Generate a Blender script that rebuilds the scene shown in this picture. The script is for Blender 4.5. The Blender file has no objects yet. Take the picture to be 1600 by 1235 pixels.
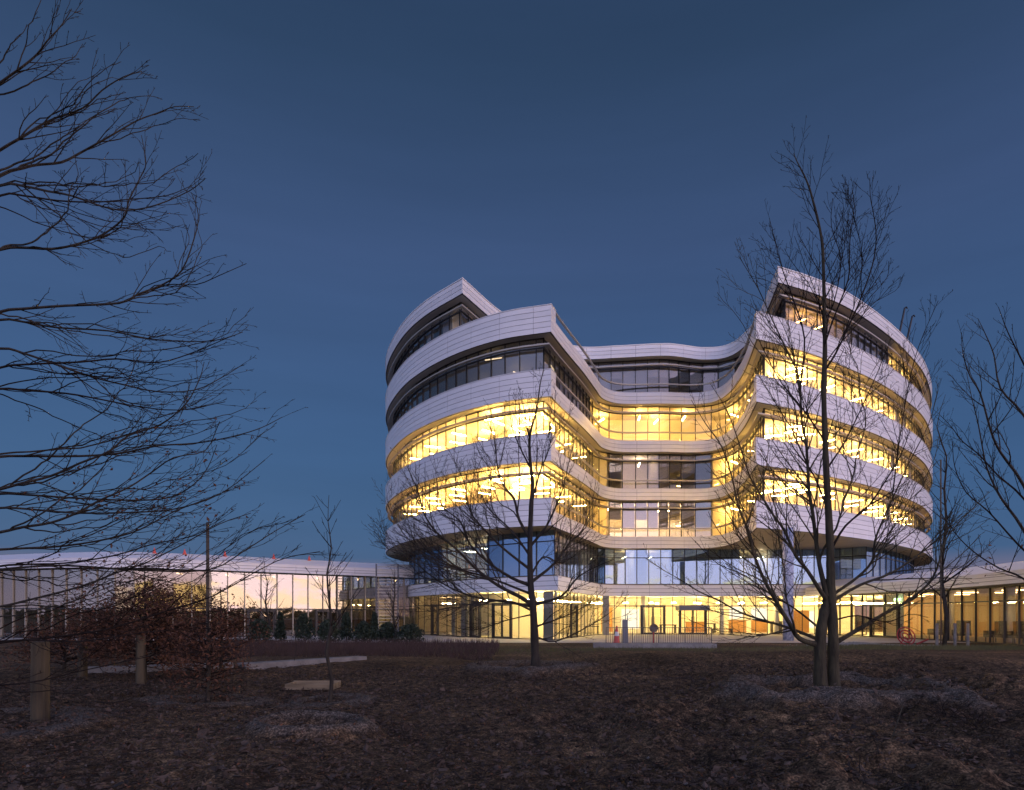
import bpy, math, random
import numpy as np
from mathutils import Vector, Matrix

sc = bpy.context.scene
COL = sc.collection
R = math.radians

# ------------------------------------------------------------------ camera
cam = bpy.data.cameras.new("camera")
camo = bpy.data.objects.new("camera", cam)
COL.objects.link(camo)
camo.location = (0, 0, 1.6)
camo.rotation_euler = (R(90), 0, 0)
cam.sensor_width = 36
cam.lens = 1017 / 1600 * 36
cam.shift_y = (962 - 617.5) / 1600
cam.clip_end = 3000
sc.camera = camo

# ------------------------------------------------------------------ exposure
sc.view_settings.view_transform = 'Standard'
sc.view_settings.look = 'None'
sc.view_settings.gamma = 1
sc.view_settings.exposure = 0
sc.view_settings.use_curve_mapping = False
sc.cycles.max_bounces = 10
sc.cycles.diffuse_bounces = 4
sc.cycles.glossy_bounces = 4
sc.cycles.transparent_max_bounces = 24
sc.cycles.sample_clamp_indirect = 6
sc.cycles.caustics_reflective = False
sc.cycles.caustics_refractive = False

# ------------------------------------------------------------------ sky
world = bpy.data.worlds.new("World")
sc.world = world
world.use_nodes = True
wt = world.node_tree
wn, wl = wt.nodes, wt.links
sky = wn.new("ShaderNodeTexSky")
sky.sky_type = 'NISHITA'
sky.sun_disc = False
sky.sun_elevation = R(1.0)
sky.sun_rotation = R(131)
sky.air_density = 1
sky.dust_density = 0.6
sky.ozone_density = 3
tc = wn.new("ShaderNodeTexCoord")
sep = wn.new("ShaderNodeSeparateXYZ")
wl.new(tc.outputs['Generated'], sep.inputs[0])


def wmath(op, a, b=None, c=None, clamp=False):
    n = wn.new("ShaderNodeMath")
    n.operation = op
    n.use_clamp = clamp
    for i, v in enumerate((a, b, c)):
        if v is None:
            continue
        if isinstance(v, (int, float)):
            n.inputs[i].default_value = v
        else:
            wl.new(v, n.inputs[i])
    return n.outputs[0]


def ramp(nodes, links, fac, stops, interp='EASE'):
    n = nodes.new("ShaderNodeValToRGB")
    n.color_ramp.interpolation = interp
    el = n.color_ramp.elements
    while len(el) < len(stops):
        el.new(0.5)
    for e, (p, c) in zip(el, stops):
        e.position = p
        e.color = (*c, 1) if len(c) == 3 else c
    links.new(fac, n.inputs[0])
    return n.outputs[0]


# twilight: a violet-blue dome, brighter on the western half behind the camera,
# and pink-gold low over the place where the sun went down (right of and behind the camera)
def wdot(x, y, z=0.0):
    n = wn.new("ShaderNodeVectorMath")
    n.operation = 'DOT_PRODUCT'
    wl.new(tc.outputs['Generated'], n.inputs[0])
    n.inputs[1].default_value = (x, y, z)
    return n.outputs['Value']


def wsmooth(v, lo, hi):
    n = wn.new("ShaderNodeMapRange")
    n.interpolation_type = 'SMOOTHERSTEP'
    n.inputs[1].default_value = lo
    n.inputs[2].default_value = hi
    wl.new(v, n.inputs[0])
    return n.outputs[0]


def wscale(col, f):
    n = wn.new("ShaderNodeVectorMath")
    n.operation = 'SCALE'
    wl.new(col, n.inputs[0])
    if isinstance(f, (int, float)):
        n.inputs[3].default_value = f
    else:
        wl.new(f, n.inputs[3])
    return n.outputs[0]


def wadd(a_, b_):
    n = wn.new("ShaderNodeVectorMath")
    wl.new(a_, n.inputs[0])
    wl.new(b_, n.inputs[1])
    return n.outputs[0]


elev = sep.outputs[2]
dome = ramp(wn, wl, elev, [
    (0.0, (0.34, 0.20, 0.22)), (0.035, (0.22, 0.16, 0.23)), (0.085, (0.034, 0.088, 0.215)), (0.23, (0.035, 0.082, 0.193)),
    (0.48, (0.039, 0.069, 0.159)), (0.64, (0.022, 0.044, 0.094)), (0.92, (0.013, 0.026, 0.060))], 'LINEAR')
mp0 = wn.new("ShaderNodeMapping")
mp0.inputs['Scale'].default_value = (1.6, 1.6, 14.0)
wl.new(tc.outputs['Generated'], mp0.inputs[0])
n0 = wn.new("ShaderNodeTexNoise")
n0.inputs['Scale'].default_value = 1.8
n0.inputs['Detail'].default_value = 5
wl.new(mp0.outputs[0], n0.inputs[0])
streak = wmath('MULTIPLY_ADD', n0.outputs['Fac'], 0.22, 0.89)
dome = wscale(dome, streak)
broad = ramp(wn, wl, elev, [
    (0.0, (0.62, 0.62, 0.88)), (0.17, (0.60, 0.63, 0.98)), (0.42, (0.50, 0.57, 1.02)), (0.7, (0.31, 0.38, 0.74)),
    (0.9, (0.10, 0.13, 0.28)), (1.0, (0.03, 0.05, 0.10))], 'LINEAR')
broad = wscale(broad, wmath('MULTIPLY', wsmooth(wdot(0.2, -0.98), -0.60, 0.8), 1.06))
pink = ramp(wn, wl, elev, [(0.0, (0.95, 0.50, 0.26)), (0.12, (0.85, 0.46, 0.34)), (0.32, (0.42, 0.22, 0.20)), (0.62, (0.06, 0.03, 0.03)), (0.8, (0, 0, 0))], 'LINEAR')
pinkf = wsmooth(wdot(0.75, -0.66), 0.15, 1.0)
mp = wn.new("ShaderNodeMapping")
mp.inputs['Scale'].default_value = (7.0, 7.0, 26.0)
wl.new(tc.outputs['Generated'], mp.inputs[0])
cn = wn.new("ShaderNodeTexNoise")
cn.inputs['Scale'].default_value = 2.4
cn.inputs['Detail'].default_value = 6
wl.new(mp.outputs[0], cn.inputs[0])
cb = ramp(wn, wl, elev, [(0.0, (0.22, 0.22, 0.22)), (0.02, (0.16, 0.16, 0.16)), (0.05, (0.0, 0.0, 0.0))], 'LINEAR')
cb = wmath('SUBTRACT', cb, wsmooth(elev, 0.03, 0.16))
cm = ramp(wn, wl, wmath('ADD', cn.outputs['Fac'], cb), [(0.50, (0, 0, 0)), (0.60, (1, 1, 1))], 'LINEAR')
base_glow = wadd(wadd(dome, broad), wscale(pink, wmath('MULTIPLY', pinkf, 1.5)))
mixc = wn.new("ShaderNodeMix")
mixc.data_type = 'RGBA'
wl.new(wmath('MULTIPLY', cm, pinkf), mixc.inputs[0])
wl.new(base_glow, mixc.inputs[6])
mixc.inputs[7].default_value = (2.6, 1.65, 0.62, 1)
glow = mixc.outputs[2]
bg = wn["Background"] if "Background" in wn else wn.new("ShaderNodeBackground")
bg.inputs[1].default_value = 0.06
wl.new(sky.outputs[0], bg.inputs[0])
bg2 = wn.new("ShaderNodeBackground")
bg2.inputs[1].default_value = 1.0
wl.new(glow, bg2.inputs[0])
add = wn.new("ShaderNodeAddShader")
wl.new(bg.outputs[0], add.inputs[0])
wl.new(bg2.outputs[0], add.inputs[1])
wl.new(add.outputs[0], wn["World Output"].inputs[0])

sun = bpy.data.lights.new("sun", 'SUN')
sun.energy = 0.30
sun.angle = R(25)
sun.color = (1, 0.80, 0.82)
suno = bpy.data.objects.new("sun", sun)
COL.objects.link(suno)
suno.rotation_euler = (R(84), 0, R(49))

# ------------------------------------------------------------------ materials
MATS = {}


def principled(name, col, rough=0.5, metal=0.0, spec=0.5):
    m = bpy.data.materials.new(name)
    m.use_nodes = True
    b = m.node_tree.nodes["Principled BSDF"]
    b.inputs["Base Color"].default_value = (*col, 1)
    b.inputs["Roughness"].default_value = rough
    b.inputs["Metallic"].default_value = metal
    b.inputs["Specular IOR Level"].default_value = spec
    MATS[name] = m
    return m


def noisy(name, c1, c2, scale=4.0, rough=0.6, detail=5, bump=0.0, bscale=None, stretch=(1, 1, 1), lo=0.35, hi=0.65, metal=0.0, spec=0.5, bdist=0.02):
    m = principled(name, c1, rough, metal, spec)
    nt = m.node_tree
    n, l = nt.nodes, nt.links
    b = n["Principled BSDF"]
    t = n.new("ShaderNodeTexCoord")
    g = n.new("ShaderNodeNewGeometry")
    mpp = n.new("ShaderNodeMapping")
    mpp.inputs['Scale'].default_value = stretch
    l.new(g.outputs['Position'], mpp.inputs[0])
    nz = n.new("ShaderNodeTexNoise")
    nz.inputs['Scale'].default_value = scale
    nz.inputs['Detail'].default_value = detail
    l.new(mpp.outputs[0], nz.inputs[0])
    c = ramp(n, l, nz.outputs['Fac'], [(lo, c1), (hi, c2)], 'LINEAR')
    l.new(c, b.inputs['Base Color'])
    if bump:
        nb = n.new("ShaderNodeTexNoise")
        nb.inputs['Scale'].default_value = bscale or scale * 4
        nb.inputs['Detail'].default_value = 6
        l.new(mpp.outputs[0], nb.inputs[0])
        bp = n.new("ShaderNodeBump")
        bp.inputs['Strength'].default_value = bump
        bp.inputs['Distance'].default_value = bdist
        l.new(nb.outputs['Fac'], bp.inputs['Height'])
        l.new(bp.outputs[0], b.inputs['Normal'])
    return m


def emitter(name, col, strength):
    m = bpy.data.materials.new(name)
    m.use_nodes = True
    n, l = m.node_tree.nodes, m.node_tree.links
    n.remove(n["Principled BSDF"])
    e = n.new("ShaderNodeEmission")
    e.inputs[0].default_value = (*col, 1)
    e.inputs[1].default_value = strength
    l.new(e.outputs[0], n["Material Output"].inputs[0])
    MATS[name] = m
    return m


def glassmat(name, base, tint=(0.9, 0.92, 0.9), wob=0.0, gcol=(1, 1, 1)):
    m = bpy.data.materials.new(name)
    m.use_nodes = True
    n, l = m.node_tree.nodes, m.node_tree.links
    n.remove(n["Principled BSDF"])
    tr = n.new("ShaderNodeBsdfTransparent")
    tr.inputs[0].default_value = (*tint, 1)
    gs = n.new("ShaderNodeBsdfGlossy")
    gs.inputs['Roughness'].default_value = 0.015
    gs.inputs[0].default_value = (*gcol, 1)
    lwt = n.new("ShaderNodeLayerWeight")
    lwt.inputs[0].default_value = 0.5
    fr = n.new("ShaderNodeMath")
    fr.operation = 'POWER'
    l.new(lwt.outputs['Facing'], fr.inputs[0])
    fr.inputs[1].default_value = 4.5
    mr = n.new("ShaderNodeMapRange")
    mr.inputs[1].default_value = 0.0
    mr.inputs[2].default_value = 1.0
    mr.inputs[3].default_value = base
    mr.inputs[4].default_value = 1.0
    l.new(fr.outputs[0], mr.inputs[0])
    mx = n.new("ShaderNodeMixShader")
    l.new(mr.outputs[0], mx.inputs[0])
    l.new(tr.outputs[0], mx.inputs[1])
    l.new(gs.outputs[0], mx.inputs[2])
    l.new(mx.outputs[0], n["Material Output"].inputs[0])
    if wob:
        g = n.new("ShaderNodeNewGeometry")
        nz = n.new("ShaderNodeTexNoise")
        nz.inputs['Scale'].default_value = 0.9
        l.new(g.outputs['Position'], nz.inputs[0])
        bp = n.new("ShaderNodeBump")
        bp.inputs['Strength'].default_value = wob
        bp.inputs['Distance'].default_value = 0.05
        l.new(nz.outputs['Fac'], bp.inputs['Height'])
        l.new(bp.outputs[0], gs.inputs['Normal'])
    MATS[name] = m
    return m


noisy('white_panel', (0.79, 0.785, 0.79), (0.84, 0.835, 0.84), 0.9, 0.38, stretch=(1, 1, 2.5))
principled('joint', (0.10, 0.10, 0.11), 0.7)
principled('mullion', (0.018, 0.018, 0.02), 0.4)
principled('alu', (0.42, 0.38, 0.31), 0.4, 0.3)
principled('soffit', (0.62, 0.58, 0.50), 0.55)
noisy('soffit_brown', (0.46, 0.37, 0.22), (0.54, 0.44, 0.27), 0.8, 0.5)
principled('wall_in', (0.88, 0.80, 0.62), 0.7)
principled('wall_unlit', (0.36, 0.34, 0.32), 0.8)  # inner wall colour darkened to stand for rooms without lamps
principled('floor_in', (0.35, 0.30, 0.22), 0.5)
noisy('wood_wall', (0.30, 0.16, 0.07), (0.42, 0.24, 0.11), 1.5, 0.5, stretch=(1, 1, 0.2))
principled('orange_panel', (0.50, 0.25, 0.08), 0.5)
principled('blind', (0.52, 0.49, 0.47), 0.85)
principled('furniture', (0.05, 0.045, 0.045), 0.7)
principled('grey_column', (0.16, 0.17, 0.18), 0.5)
noisy('column_mottled', (0.22, 0.25, 0.36), (0.58, 0.60, 0.68), 6.5, 0.5, lo=0.36, hi=0.62)
glassmat('glass', 0.045, (0.96, 0.95, 0.90))
glassmat('glass_blind', 0.17, (0.85, 0.84, 0.82), 0.03)
emitter('lamp_dim', (1.0, 0.75, 0.45), 2.2)
glassmat('glass_reflective', 0.085, (0.80, 0.80, 0.80), 0.05)
glassmat('glass_blue', 0.32, (0.66, 0.74, 0.80), 0.04, (0.50, 0.72, 1.0))
glassmat('glass_mirror', 0.17, (0.6, 0.6, 0.58), 0.03)
emitter('lamp_bright', (1.0, 0.60, 0.16), 215)
emitter('lamp_rest', (1.0, 0.62, 0.28), 12)
emitter('lamp_soft', (1.0, 0.70, 0.38), 110)
emitter('lamp_amber', (1.0, 0.50, 0.13), 40)
emitter('lamp_lobby', (1.0, 0.74, 0.30), 220)
emitter('screen', (1.0, 0.90, 0.70), 1.6)  # glow of the panels added in the lobby
emitter('lamp_green', (0.62, 1.0, 0.5), 5)
_m = MATS['white_panel'].node_tree
_oi = _m.nodes.new("ShaderNodeObjectInfo")
_mr = _m.nodes.new("ShaderNodeMapRange")
_mr.inputs[3].default_value = 0.93
_mr.inputs[4].default_value = 1.03
_m.links.new(_oi.outputs['Random'], _mr.inputs[0])
_vm = _m.nodes.new("ShaderNodeVectorMath")
_vm.operation = 'SCALE'
_b = _m.nodes["Principled BSDF"]
_src = _b.inputs["Base Color"].links[0].from_socket
_m.links.new(_src, _vm.inputs[0])
_m.links.new(_mr.outputs[0], _vm.inputs[3])
_m.links.new(_vm.outputs[0], _b.inputs["Base Color"])
noisy('roof_white', (0.78, 0.77, 0.78), (0.84, 0.83, 0.84), 0.5, 0.5)
noisy('concrete', (0.17, 0.16, 0.145), (0.27, 0.255, 0.23), 3.0, 0.8, bump=0.2)
noisy('paving', (0.40, 0.36, 0.30), (0.50, 0.455, 0.38), 1.2, 0.75, bump=0.15)
noisy('bark', (0.018, 0.014, 0.010), (0.045, 0.036, 0.024), 9.0, 0.9, stretch=(1, 1, 0.25), bump=0.9, bscale=30)
noisy('bark_olive', (0.026, 0.021, 0.011), (0.065, 0.054, 0.028), 9.0, 0.9, stretch=(1, 1, 0.22), bump=1.0, bscale=26, bdist=0.03)
principled('twig', (0.020, 0.014, 0.011), 0.9, spec=0.2)
noisy('timber', (0.028, 0.021, 0.011), (0.10, 0.076, 0.040), 7.0, 0.8, stretch=(1, 1, 0.12), bump=0.4)
noisy('timber_pale', (0.14, 0.105, 0.06), (0.28, 0.215, 0.13), 7.0, 0.8, stretch=(0.2, 1, 1), bump=0.3)
noisy('timber_dark', (0.07, 0.055, 0.04), (0.11, 0.085, 0.06), 7.0, 0.8, stretch=(1, 1, 0.12), bump=0.3)
noisy('leaf_brown', (0.050, 0.020, 0.010), (0.150, 0.062, 0.028), 6.0, 0.75)
noisy('leaf_green', (0.012, 0.022, 0.012), (0.03, 0.05, 0.024), 6.0, 0.7)
noisy('grass', (0.06, 0.06, 0.02), (0.12, 0.11, 0.035), 3.0, 0.8)
noisy('heather', (0.040, 0.022, 0.018), (0.075, 0.042, 0.032), 2.0, 0.9)
noisy('chip', (0.020, 0.014, 0.010), (0.105, 0.072, 0.052), 5.0, 0.9)
noisy('stone', (0.07, 0.058, 0.05), (0.15, 0.13, 0.11), 3.0, 0.85)
principled('red_paint', (0.32, 0.02, 0.03), 0.45)
principled('red_flag', (0.60, 0.09, 0.07), 0.6)
principled('white_paint', (0.7, 0.7, 0.7), 0.5)
principled('grey_metal', (0.10, 0.10, 0.105), 0.45, 0.5)
noisy('wood_far', (0.035, 0.045, 0.022), (0.075, 0.075, 0.035), 0.12, 0.95)


# ------------------------------------------------------------------ mesh helpers
ORG = {}


class MB:
    def __init__(s):
        s.v, s.f = [], []

    def quad(s, a, b, c, d):
        n = len(s.v)
        s.v += [tuple(a), tuple(b), tuple(c), tuple(d)]
        s.f.append((n, n + 1, n + 2, n + 3))

    def tri(s, a, b, c):
        n = len(s.v)
        s.v += [tuple(a), tuple(b), tuple(c)]
        s.f.append((n, n + 1, n + 2))

    def hexa(s, p):
        n = len(s.v)
        s.v += [tuple(q) for q in p]
        for f in ((0, 3, 2, 1), (4, 5, 6, 7), (0, 1, 5, 4), (1, 2, 6, 5), (2, 3, 7, 6), (3, 0, 4, 7)):
            s.f.append(tuple(n + i for i in f))

    def box(s, x0, y0, z0, x1, y1, z1):
        s.hexa([(x0, y0, z0), (x1, y0, z0), (x1, y1, z0), (x0, y1, z0), (x0, y0, z1), (x1, y0, z1), (x1, y1, z1), (x0, y1, z1)])

    def obox(s, c, t, n, w, d, z0, z1):
        """oriented upright box: centre (x,y), unit tangent t, normal n, width w, depth d"""
        c, t, n = Vector(c), Vector(t), Vector(n)
        if t.x * n.y - t.y * n.x < 0:
            n = -n
        p = [c - t * w / 2 - n * d / 2, c + t * w / 2 - n * d / 2, c + t * w / 2 + n * d / 2, c - t * w / 2 + n * d / 2]
        s.hexa([(q.x, q.y, z0) for q in p] + [(q.x, q.y, z1) for q in p])

    def tube(s, pts, rad, sides=6, cap=True):
        n0 = len(s.v)
        m = len(pts)
        prev = None
        for i in range(m):
            a = pts[max(i - 1, 0)]
            b = pts[min(i + 1, m - 1)]
            d = (b - a)
            if d.length < 1e-9:
                d = Vector((0, 0, 1))
            d.normalize()
            if prev is None:
                u = d.orthogonal().normalized()
            else:
                u = (prev - d * prev.dot(d))
                u = u.normalized() if u.length > 1e-6 else d.orthogonal().normalized()
            prev = u
            w = d.cross(u)
            r = rad[i]
            p = pts[i]
            for k in range(sides):
                an = 6.2831853 * k / sides
                q = p + u * (math.cos(an) * r) + w * (math.sin(an) * r)
                s.v.append((q.x, q.y, q.z))
        for i in range(m - 1):
            for k in range(sides):
                k2 = (k + 1) % sides
                s.f.append((n0 + i * sides + k, n0 + i * sides + k2, n0 + (i + 1) * sides + k2, n0 + (i + 1) * sides + k))
        if cap:
            s.f.append(tuple(n0 + k for k in reversed(range(sides))))
            s.f.append(tuple(n0 + (m - 1) * sides + k for k in range(sides)))

    def lathe(s, c, prof, sides=14):
        """prof: list of (r,z) around vertical axis at c (x,y,z)"""
        n0 = len(s.v)
        for r, z in prof:
            for k in range(sides):
                an = 6.2831853 * k / sides
                s.v.append((c[0] + r * math.cos(an), c[1] + r * math.sin(an), c[2] + z))
        for i in range(len(prof) - 1):
            for k in range(sides):
                k2 = (k + 1) % sides
                s.f.append((n0 + i * sides + k, n0 + i * sides + k2, n0 + (i + 1) * sides + k2, n0 + (i + 1) * sides + k))
        s.f.append(tuple(n0 + k for k in reversed(range(sides))))
        s.f.append(tuple(n0 + (len(prof) - 1) * sides + k for k in range(sides)))

    def mesh(s, name, mat, smooth=False):
        me = bpy.data.meshes.new(name)
        me.from_pydata(s.v, [], s.f)
        if mat:
            me.materials.append(MATS[mat])
        if smooth:
            me.polygons.foreach_set('use_smooth', [True] * len(me.polygons))
        me.update()
        return me

    def build(s, name, mat, parent=None, smooth=False):
        return link(name, s.mesh(name, mat, smooth), parent)


def link(name, me, parent=None):
    o = bpy.data.objects.new(name, me)
    COL.objects.link(o)
    if parent is not None:
        o.parent = parent
        if parent.name in ORG:
            o.matrix_parent_inverse = Matrix.Translation(-ORG[parent.name])
    return o


def tag(o, label=None, cat=None, group=None, kind=None):
    if label:
        o['label'] = label
    if cat:
        o['category'] = cat
    if group:
        o['group'] = group
    if kind:
        o['kind'] = kind
    return o


def thing(name, label, cat, loc, group=None):
    o = bpy.data.objects.new(name, None)
    COL.objects.link(o)
    o.location = loc
    o.empty_display_size = 0.3
    ORG[o.name] = Vector(loc)
    return tag(o, label, cat, group)


def px(x, y, Y):
    return Vector(((x - 800) / 1017 * Y, Y, 1.6 + (962 - y) / 1017 * Y))


def proj(p):
    return 800 + p[0] / p[1] * 1017


# ------------------------------------------------------------------ noise / terrain
_rs = np.random.RandomState(7)
_perm = _rs.rand(256, 256)


def vnoise(x, y):
    xi = np.floor(x).astype(int)
    yi = np.floor(y).astype(int)
    xf, yf = x - xi, y - yi
    u, v = xf * xf * (3 - 2 * xf), yf * yf * (3 - 2 * yf)
    g = lambda a, b: _perm[a & 255, b & 255]
    return (g(xi, yi) * (1 - u) + g(xi + 1, yi) * u) * (1 - v) + (g(xi, yi + 1) * (1 - u) + g(xi + 1, yi + 1) * u) * v


MOUNDS = [  # x, y, ring radius, ring height, width, pit depth
    (6.15, 12.75, 1.75, 0.30, 0.45, 0.0), (0.65, 18.5, 1.5, 0.22, 0.6, 0.02), (-2.75, 8.75, 0.66, 0.20, 0.20, 0.16),
    (-3.45, 12.3, 0.75, 0.07, 0.3, 0.07), (-5.7, 12.2, 0.8, 0.06, 0.35, 0.05), (-7.4, 9.2, 1.2, 0.1, 0.5, 0.0)]


def ground_base(x, y):
    x = np.asarray(x, float)
    y = np.asarray(y, float)
    flat = np.clip((33 - y) / 8, 0, 1) * np.clip((y + 30) / 20, 0, 1)
    z = (vnoise(x * 0.22 + 31, y * 0.22 + 7) - 0.5) * 0.22 + (vnoise(x * 0.7, y * 0.7 + 50) - 0.5) * 0.10
    z = z + (vnoise(x * 1.05 + 5, y * 1.25 + 3) - 0.5) * 0.30 * np.clip((x + 1.0) / 3, 0.12, 1) * np.clip((20 - y) / 6, 0, 1)
    z = z + 0.18 * np.exp(-((y - 24) / 5.0) ** 2) * np.clip((x - 2) / 6, 0, 1)
    soil = np.zeros_like(z)
    for mx, my, rr, hh, ww, pit in MOUNDS:
        d = np.hypot(x - mx, y - my)
        wob = 1 + 0.5 * (vnoise(x * 0.9 + mx, y * 0.9) - 0.5) + 0.22 * (vnoise(x * 3.1 + mx, y * 3.1) - 0.5)
        e = np.exp(-((d * wob - rr) / ww) ** 2)
        z = z * (1 - 0.6 * np.exp(-(d / (rr * 1.3)) ** 4)) + hh * e - pit * np.exp(-(d / (rr * 0.6)) ** 4)
        soil = np.maximum(soil, np.clip(e * 1.8 - 0.6 + 0.6 * (vnoise(x * 2.6, y * 2.6 + 9) - 0.5) + 0.7 * (vnoise(x * 8.3, y * 8.3 + 2) - 0.5), 0, 1))
    return z * flat, soil


def gz(x, y):
    return float(ground_base(np.array([x]), np.array([y]))[0][0])


def ground_mesh():
    def axis(lo, hi, step, far_lo, far_hi, g=1.22):
        a = list(np.arange(lo, hi, step))
        s, v = step, a[-1]
        up = []
        while v < far_hi:
            s *= g
            v += s
            up.append(v)
        s, v = step, a[0]
        dn = []
        while v > far_lo:
            s *= g
            v -= s
            dn.append(v)
        return np.array(dn[::-1] + a + up)
    xs = axis(-12, 13, 0.06, -900, 900)
    ys = axis(4.5, 19, 0.06, -600, 1200, 1.12)
    X, Y = np.meshgrid(xs, ys)
    Z, soil = ground_base(X, Y)
    near = np.clip((30 - Y) / 10, 0, 1) * np.clip((Y - 0) / 4, 0, 1) * np.clip((22 - np.abs(X)) / 8, 0, 1)
    side = (0.30 + 0.52 * np.clip((X + 1) / 4, 0, 1)) * (0.6 + 0.9 * vnoise(X * 0.33 + 70, Y * 0.5 + 20))
    rough = ((vnoise(X * 2.3, Y * 2.3) - 0.5) * 0.17 + (vnoise(X * 4.3 + 9, Y * 4.3) - 0.5) * 0.17 + (np.abs(vnoise(X * 7.7, Y * 7.7 + 4) - 0.5)) * 0.15)
    Z = Z + rough * near * side * (1 - 0.45 * soil)
    ny, nx = X.shape
    co = np.stack([X, Y, Z], -1).reshape(-1, 3)
    i = np.arange(nx * ny).reshape(ny, nx)
    q = np.stack([i[:-1, :-1], i[:-1, 1:], i[1:, 1:], i[1:, :-1]], -1).reshape(-1, 4)
    me = bpy.data.meshes.new('ground')
    me.vertices.add(len(co))
    me.vertices.foreach_set('co', co.ravel())
    me.loops.add(q.size)
    me.loops.foreach_set('vertex_index', q.ravel())
    me.polygons.add(len(q))
    me.polygons.foreach_set('loop_start', np.arange(0, q.size, 4))
    me.polygons.foreach_set('loop_total', np.full(len(q), 4))
    at = me.attributes.new('soil', 'FLOAT', 'POINT')
    at.data.foreach_set('value', soil.ravel().astype(np.float32))
    me.update(calc_edges=True)
    me.polygons.foreach_set('use_smooth', [True] * len(q))
    m = bpy.data.materials.new('mulch')
    m.use_nodes = True
    n, l = m.node_tree.nodes, m.node_tree.links
    b = n["Principled BSDF"]
    b.inputs['Roughness'].default_value = 0.95
    b.inputs['Specular IOR Level'].default_value = 0.15
    g = n.new("ShaderNodeNewGeometry")
    def nz(scale, detail=6):
        t = n.new("ShaderNodeTexNoise")
        t.inputs['Scale'].default_value = scale
        t.inputs['Detail'].default_value = detail
        l.new(g.outputs['Position'], t.inputs[0])
        return t.outputs['Fac']
    big = ramp(n, l, nz(0.35, 4), [(0.32, (0.050, 0.034, 0.020)), (0.52, (0.084, 0.058, 0.035)), (0.66, (0.140, 0.092, 0.050))], 'LINEAR')
    fine = ramp(n, l, nz(9.0, 8), [(0.32, (0.32, 0.31, 0.31)), (0.50, (0.85, 0.82, 0.80)), (0.68, (1.9, 1.8, 1.7))], 'LINEAR')
    mu = n.new("ShaderNodeMix")
    mu.data_type = 'RGBA'
    mu.blend_type = 'MULTIPLY'
    mu.inputs[0].default_value = 1
    l.new(big, mu.inputs[6])
    l.new(fine, mu.inputs[7])
    a = n.new("ShaderNodeAttribute")
    a.attribute_name = 'soil'
    so = ramp(n, l, nz(14.0, 6), [(0.3, (0.058, 0.048, 0.038)), (0.7, (0.150, 0.124, 0.100))], 'LINEAR')
    mx = n.new("ShaderNodeMix")
    mx.data_type = 'RGBA'
    l.new(a.outputs['Fac'], mx.inputs[0])
    l.new(mu.outputs[2], mx.inputs[6])
    l.new(so, mx.inputs[7])
    crumb = ramp(n, l, nz(42.0, 3), [(0.36, (0.45, 0.45, 0.45)), (0.5, (0.95, 0.95, 0.95)), (0.62, (1.9, 1.85, 1.8))], 'LINEAR')
    m3 = n.new("ShaderNodeMix")
    m3.data_type = 'RGBA'
    m3.blend_type = 'MULTIPLY'
    m3.inputs[0].default_value = 1
    l.new(mx.outputs[2], m3.inputs[6])
    l.new(crumb, m3.inputs[7])
    l.new(m3.outputs[2], b.inputs['Base Color'])
    bp = n.new("ShaderNodeBump")
    bp.inputs['Strength'].default_value = 0.9
    bp.inputs['Distance'].default_value = 0.045
    l.new(nz(22.0, 8), bp.inputs['Height'])
    l.new(bp.outputs[0], b.inputs['Normal'])
    me.materials.append(m)
    o = link('ground', me)
    tag(o, kind='structure')


ground_mesh()

# ------------------------------------------------------------------ curves
def catmull(pts, n=24):
    P = [Vector((*p, 0)).xy for p in pts]
    P = [P[0] * 2 - P[1]] + P + [P[-1] * 2 - P[-2]]
    out = []
    for i in range(1, len(P) - 2):
        a, b, c, d = P[i - 1], P[i], P[i + 1], P[i + 2]
        for k in range(n):
            t = k / n
            out.append(0.5 * ((2 * b) + (c - a) * t + (2 * a - 5 * b + 4 * c - d) * t * t + (3 * b - a - 3 * c + d) * t ** 3))
    out.append(P[-2])
    return out


def resample(pts, bay, sub):
    d = [0]
    for a, b in zip(pts, pts[1:]):
        d.append(d[-1] + (b - a).length)
    nb = max(1, round(d[-1] / bay))
    n = nb * sub
    out, j = [], 0
    for i in range(n + 1):
        s = d[-1] * i / n
        while j < len(d) - 2 and d[j + 1] < s:
            j += 1
        t = (s - d[j]) / max(1e-9, d[j + 1] - d[j])
        out.append(pts[j].lerp(pts[j + 1], min(max(t, 0), 1)))
    return out, nb


SUB = 3


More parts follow.
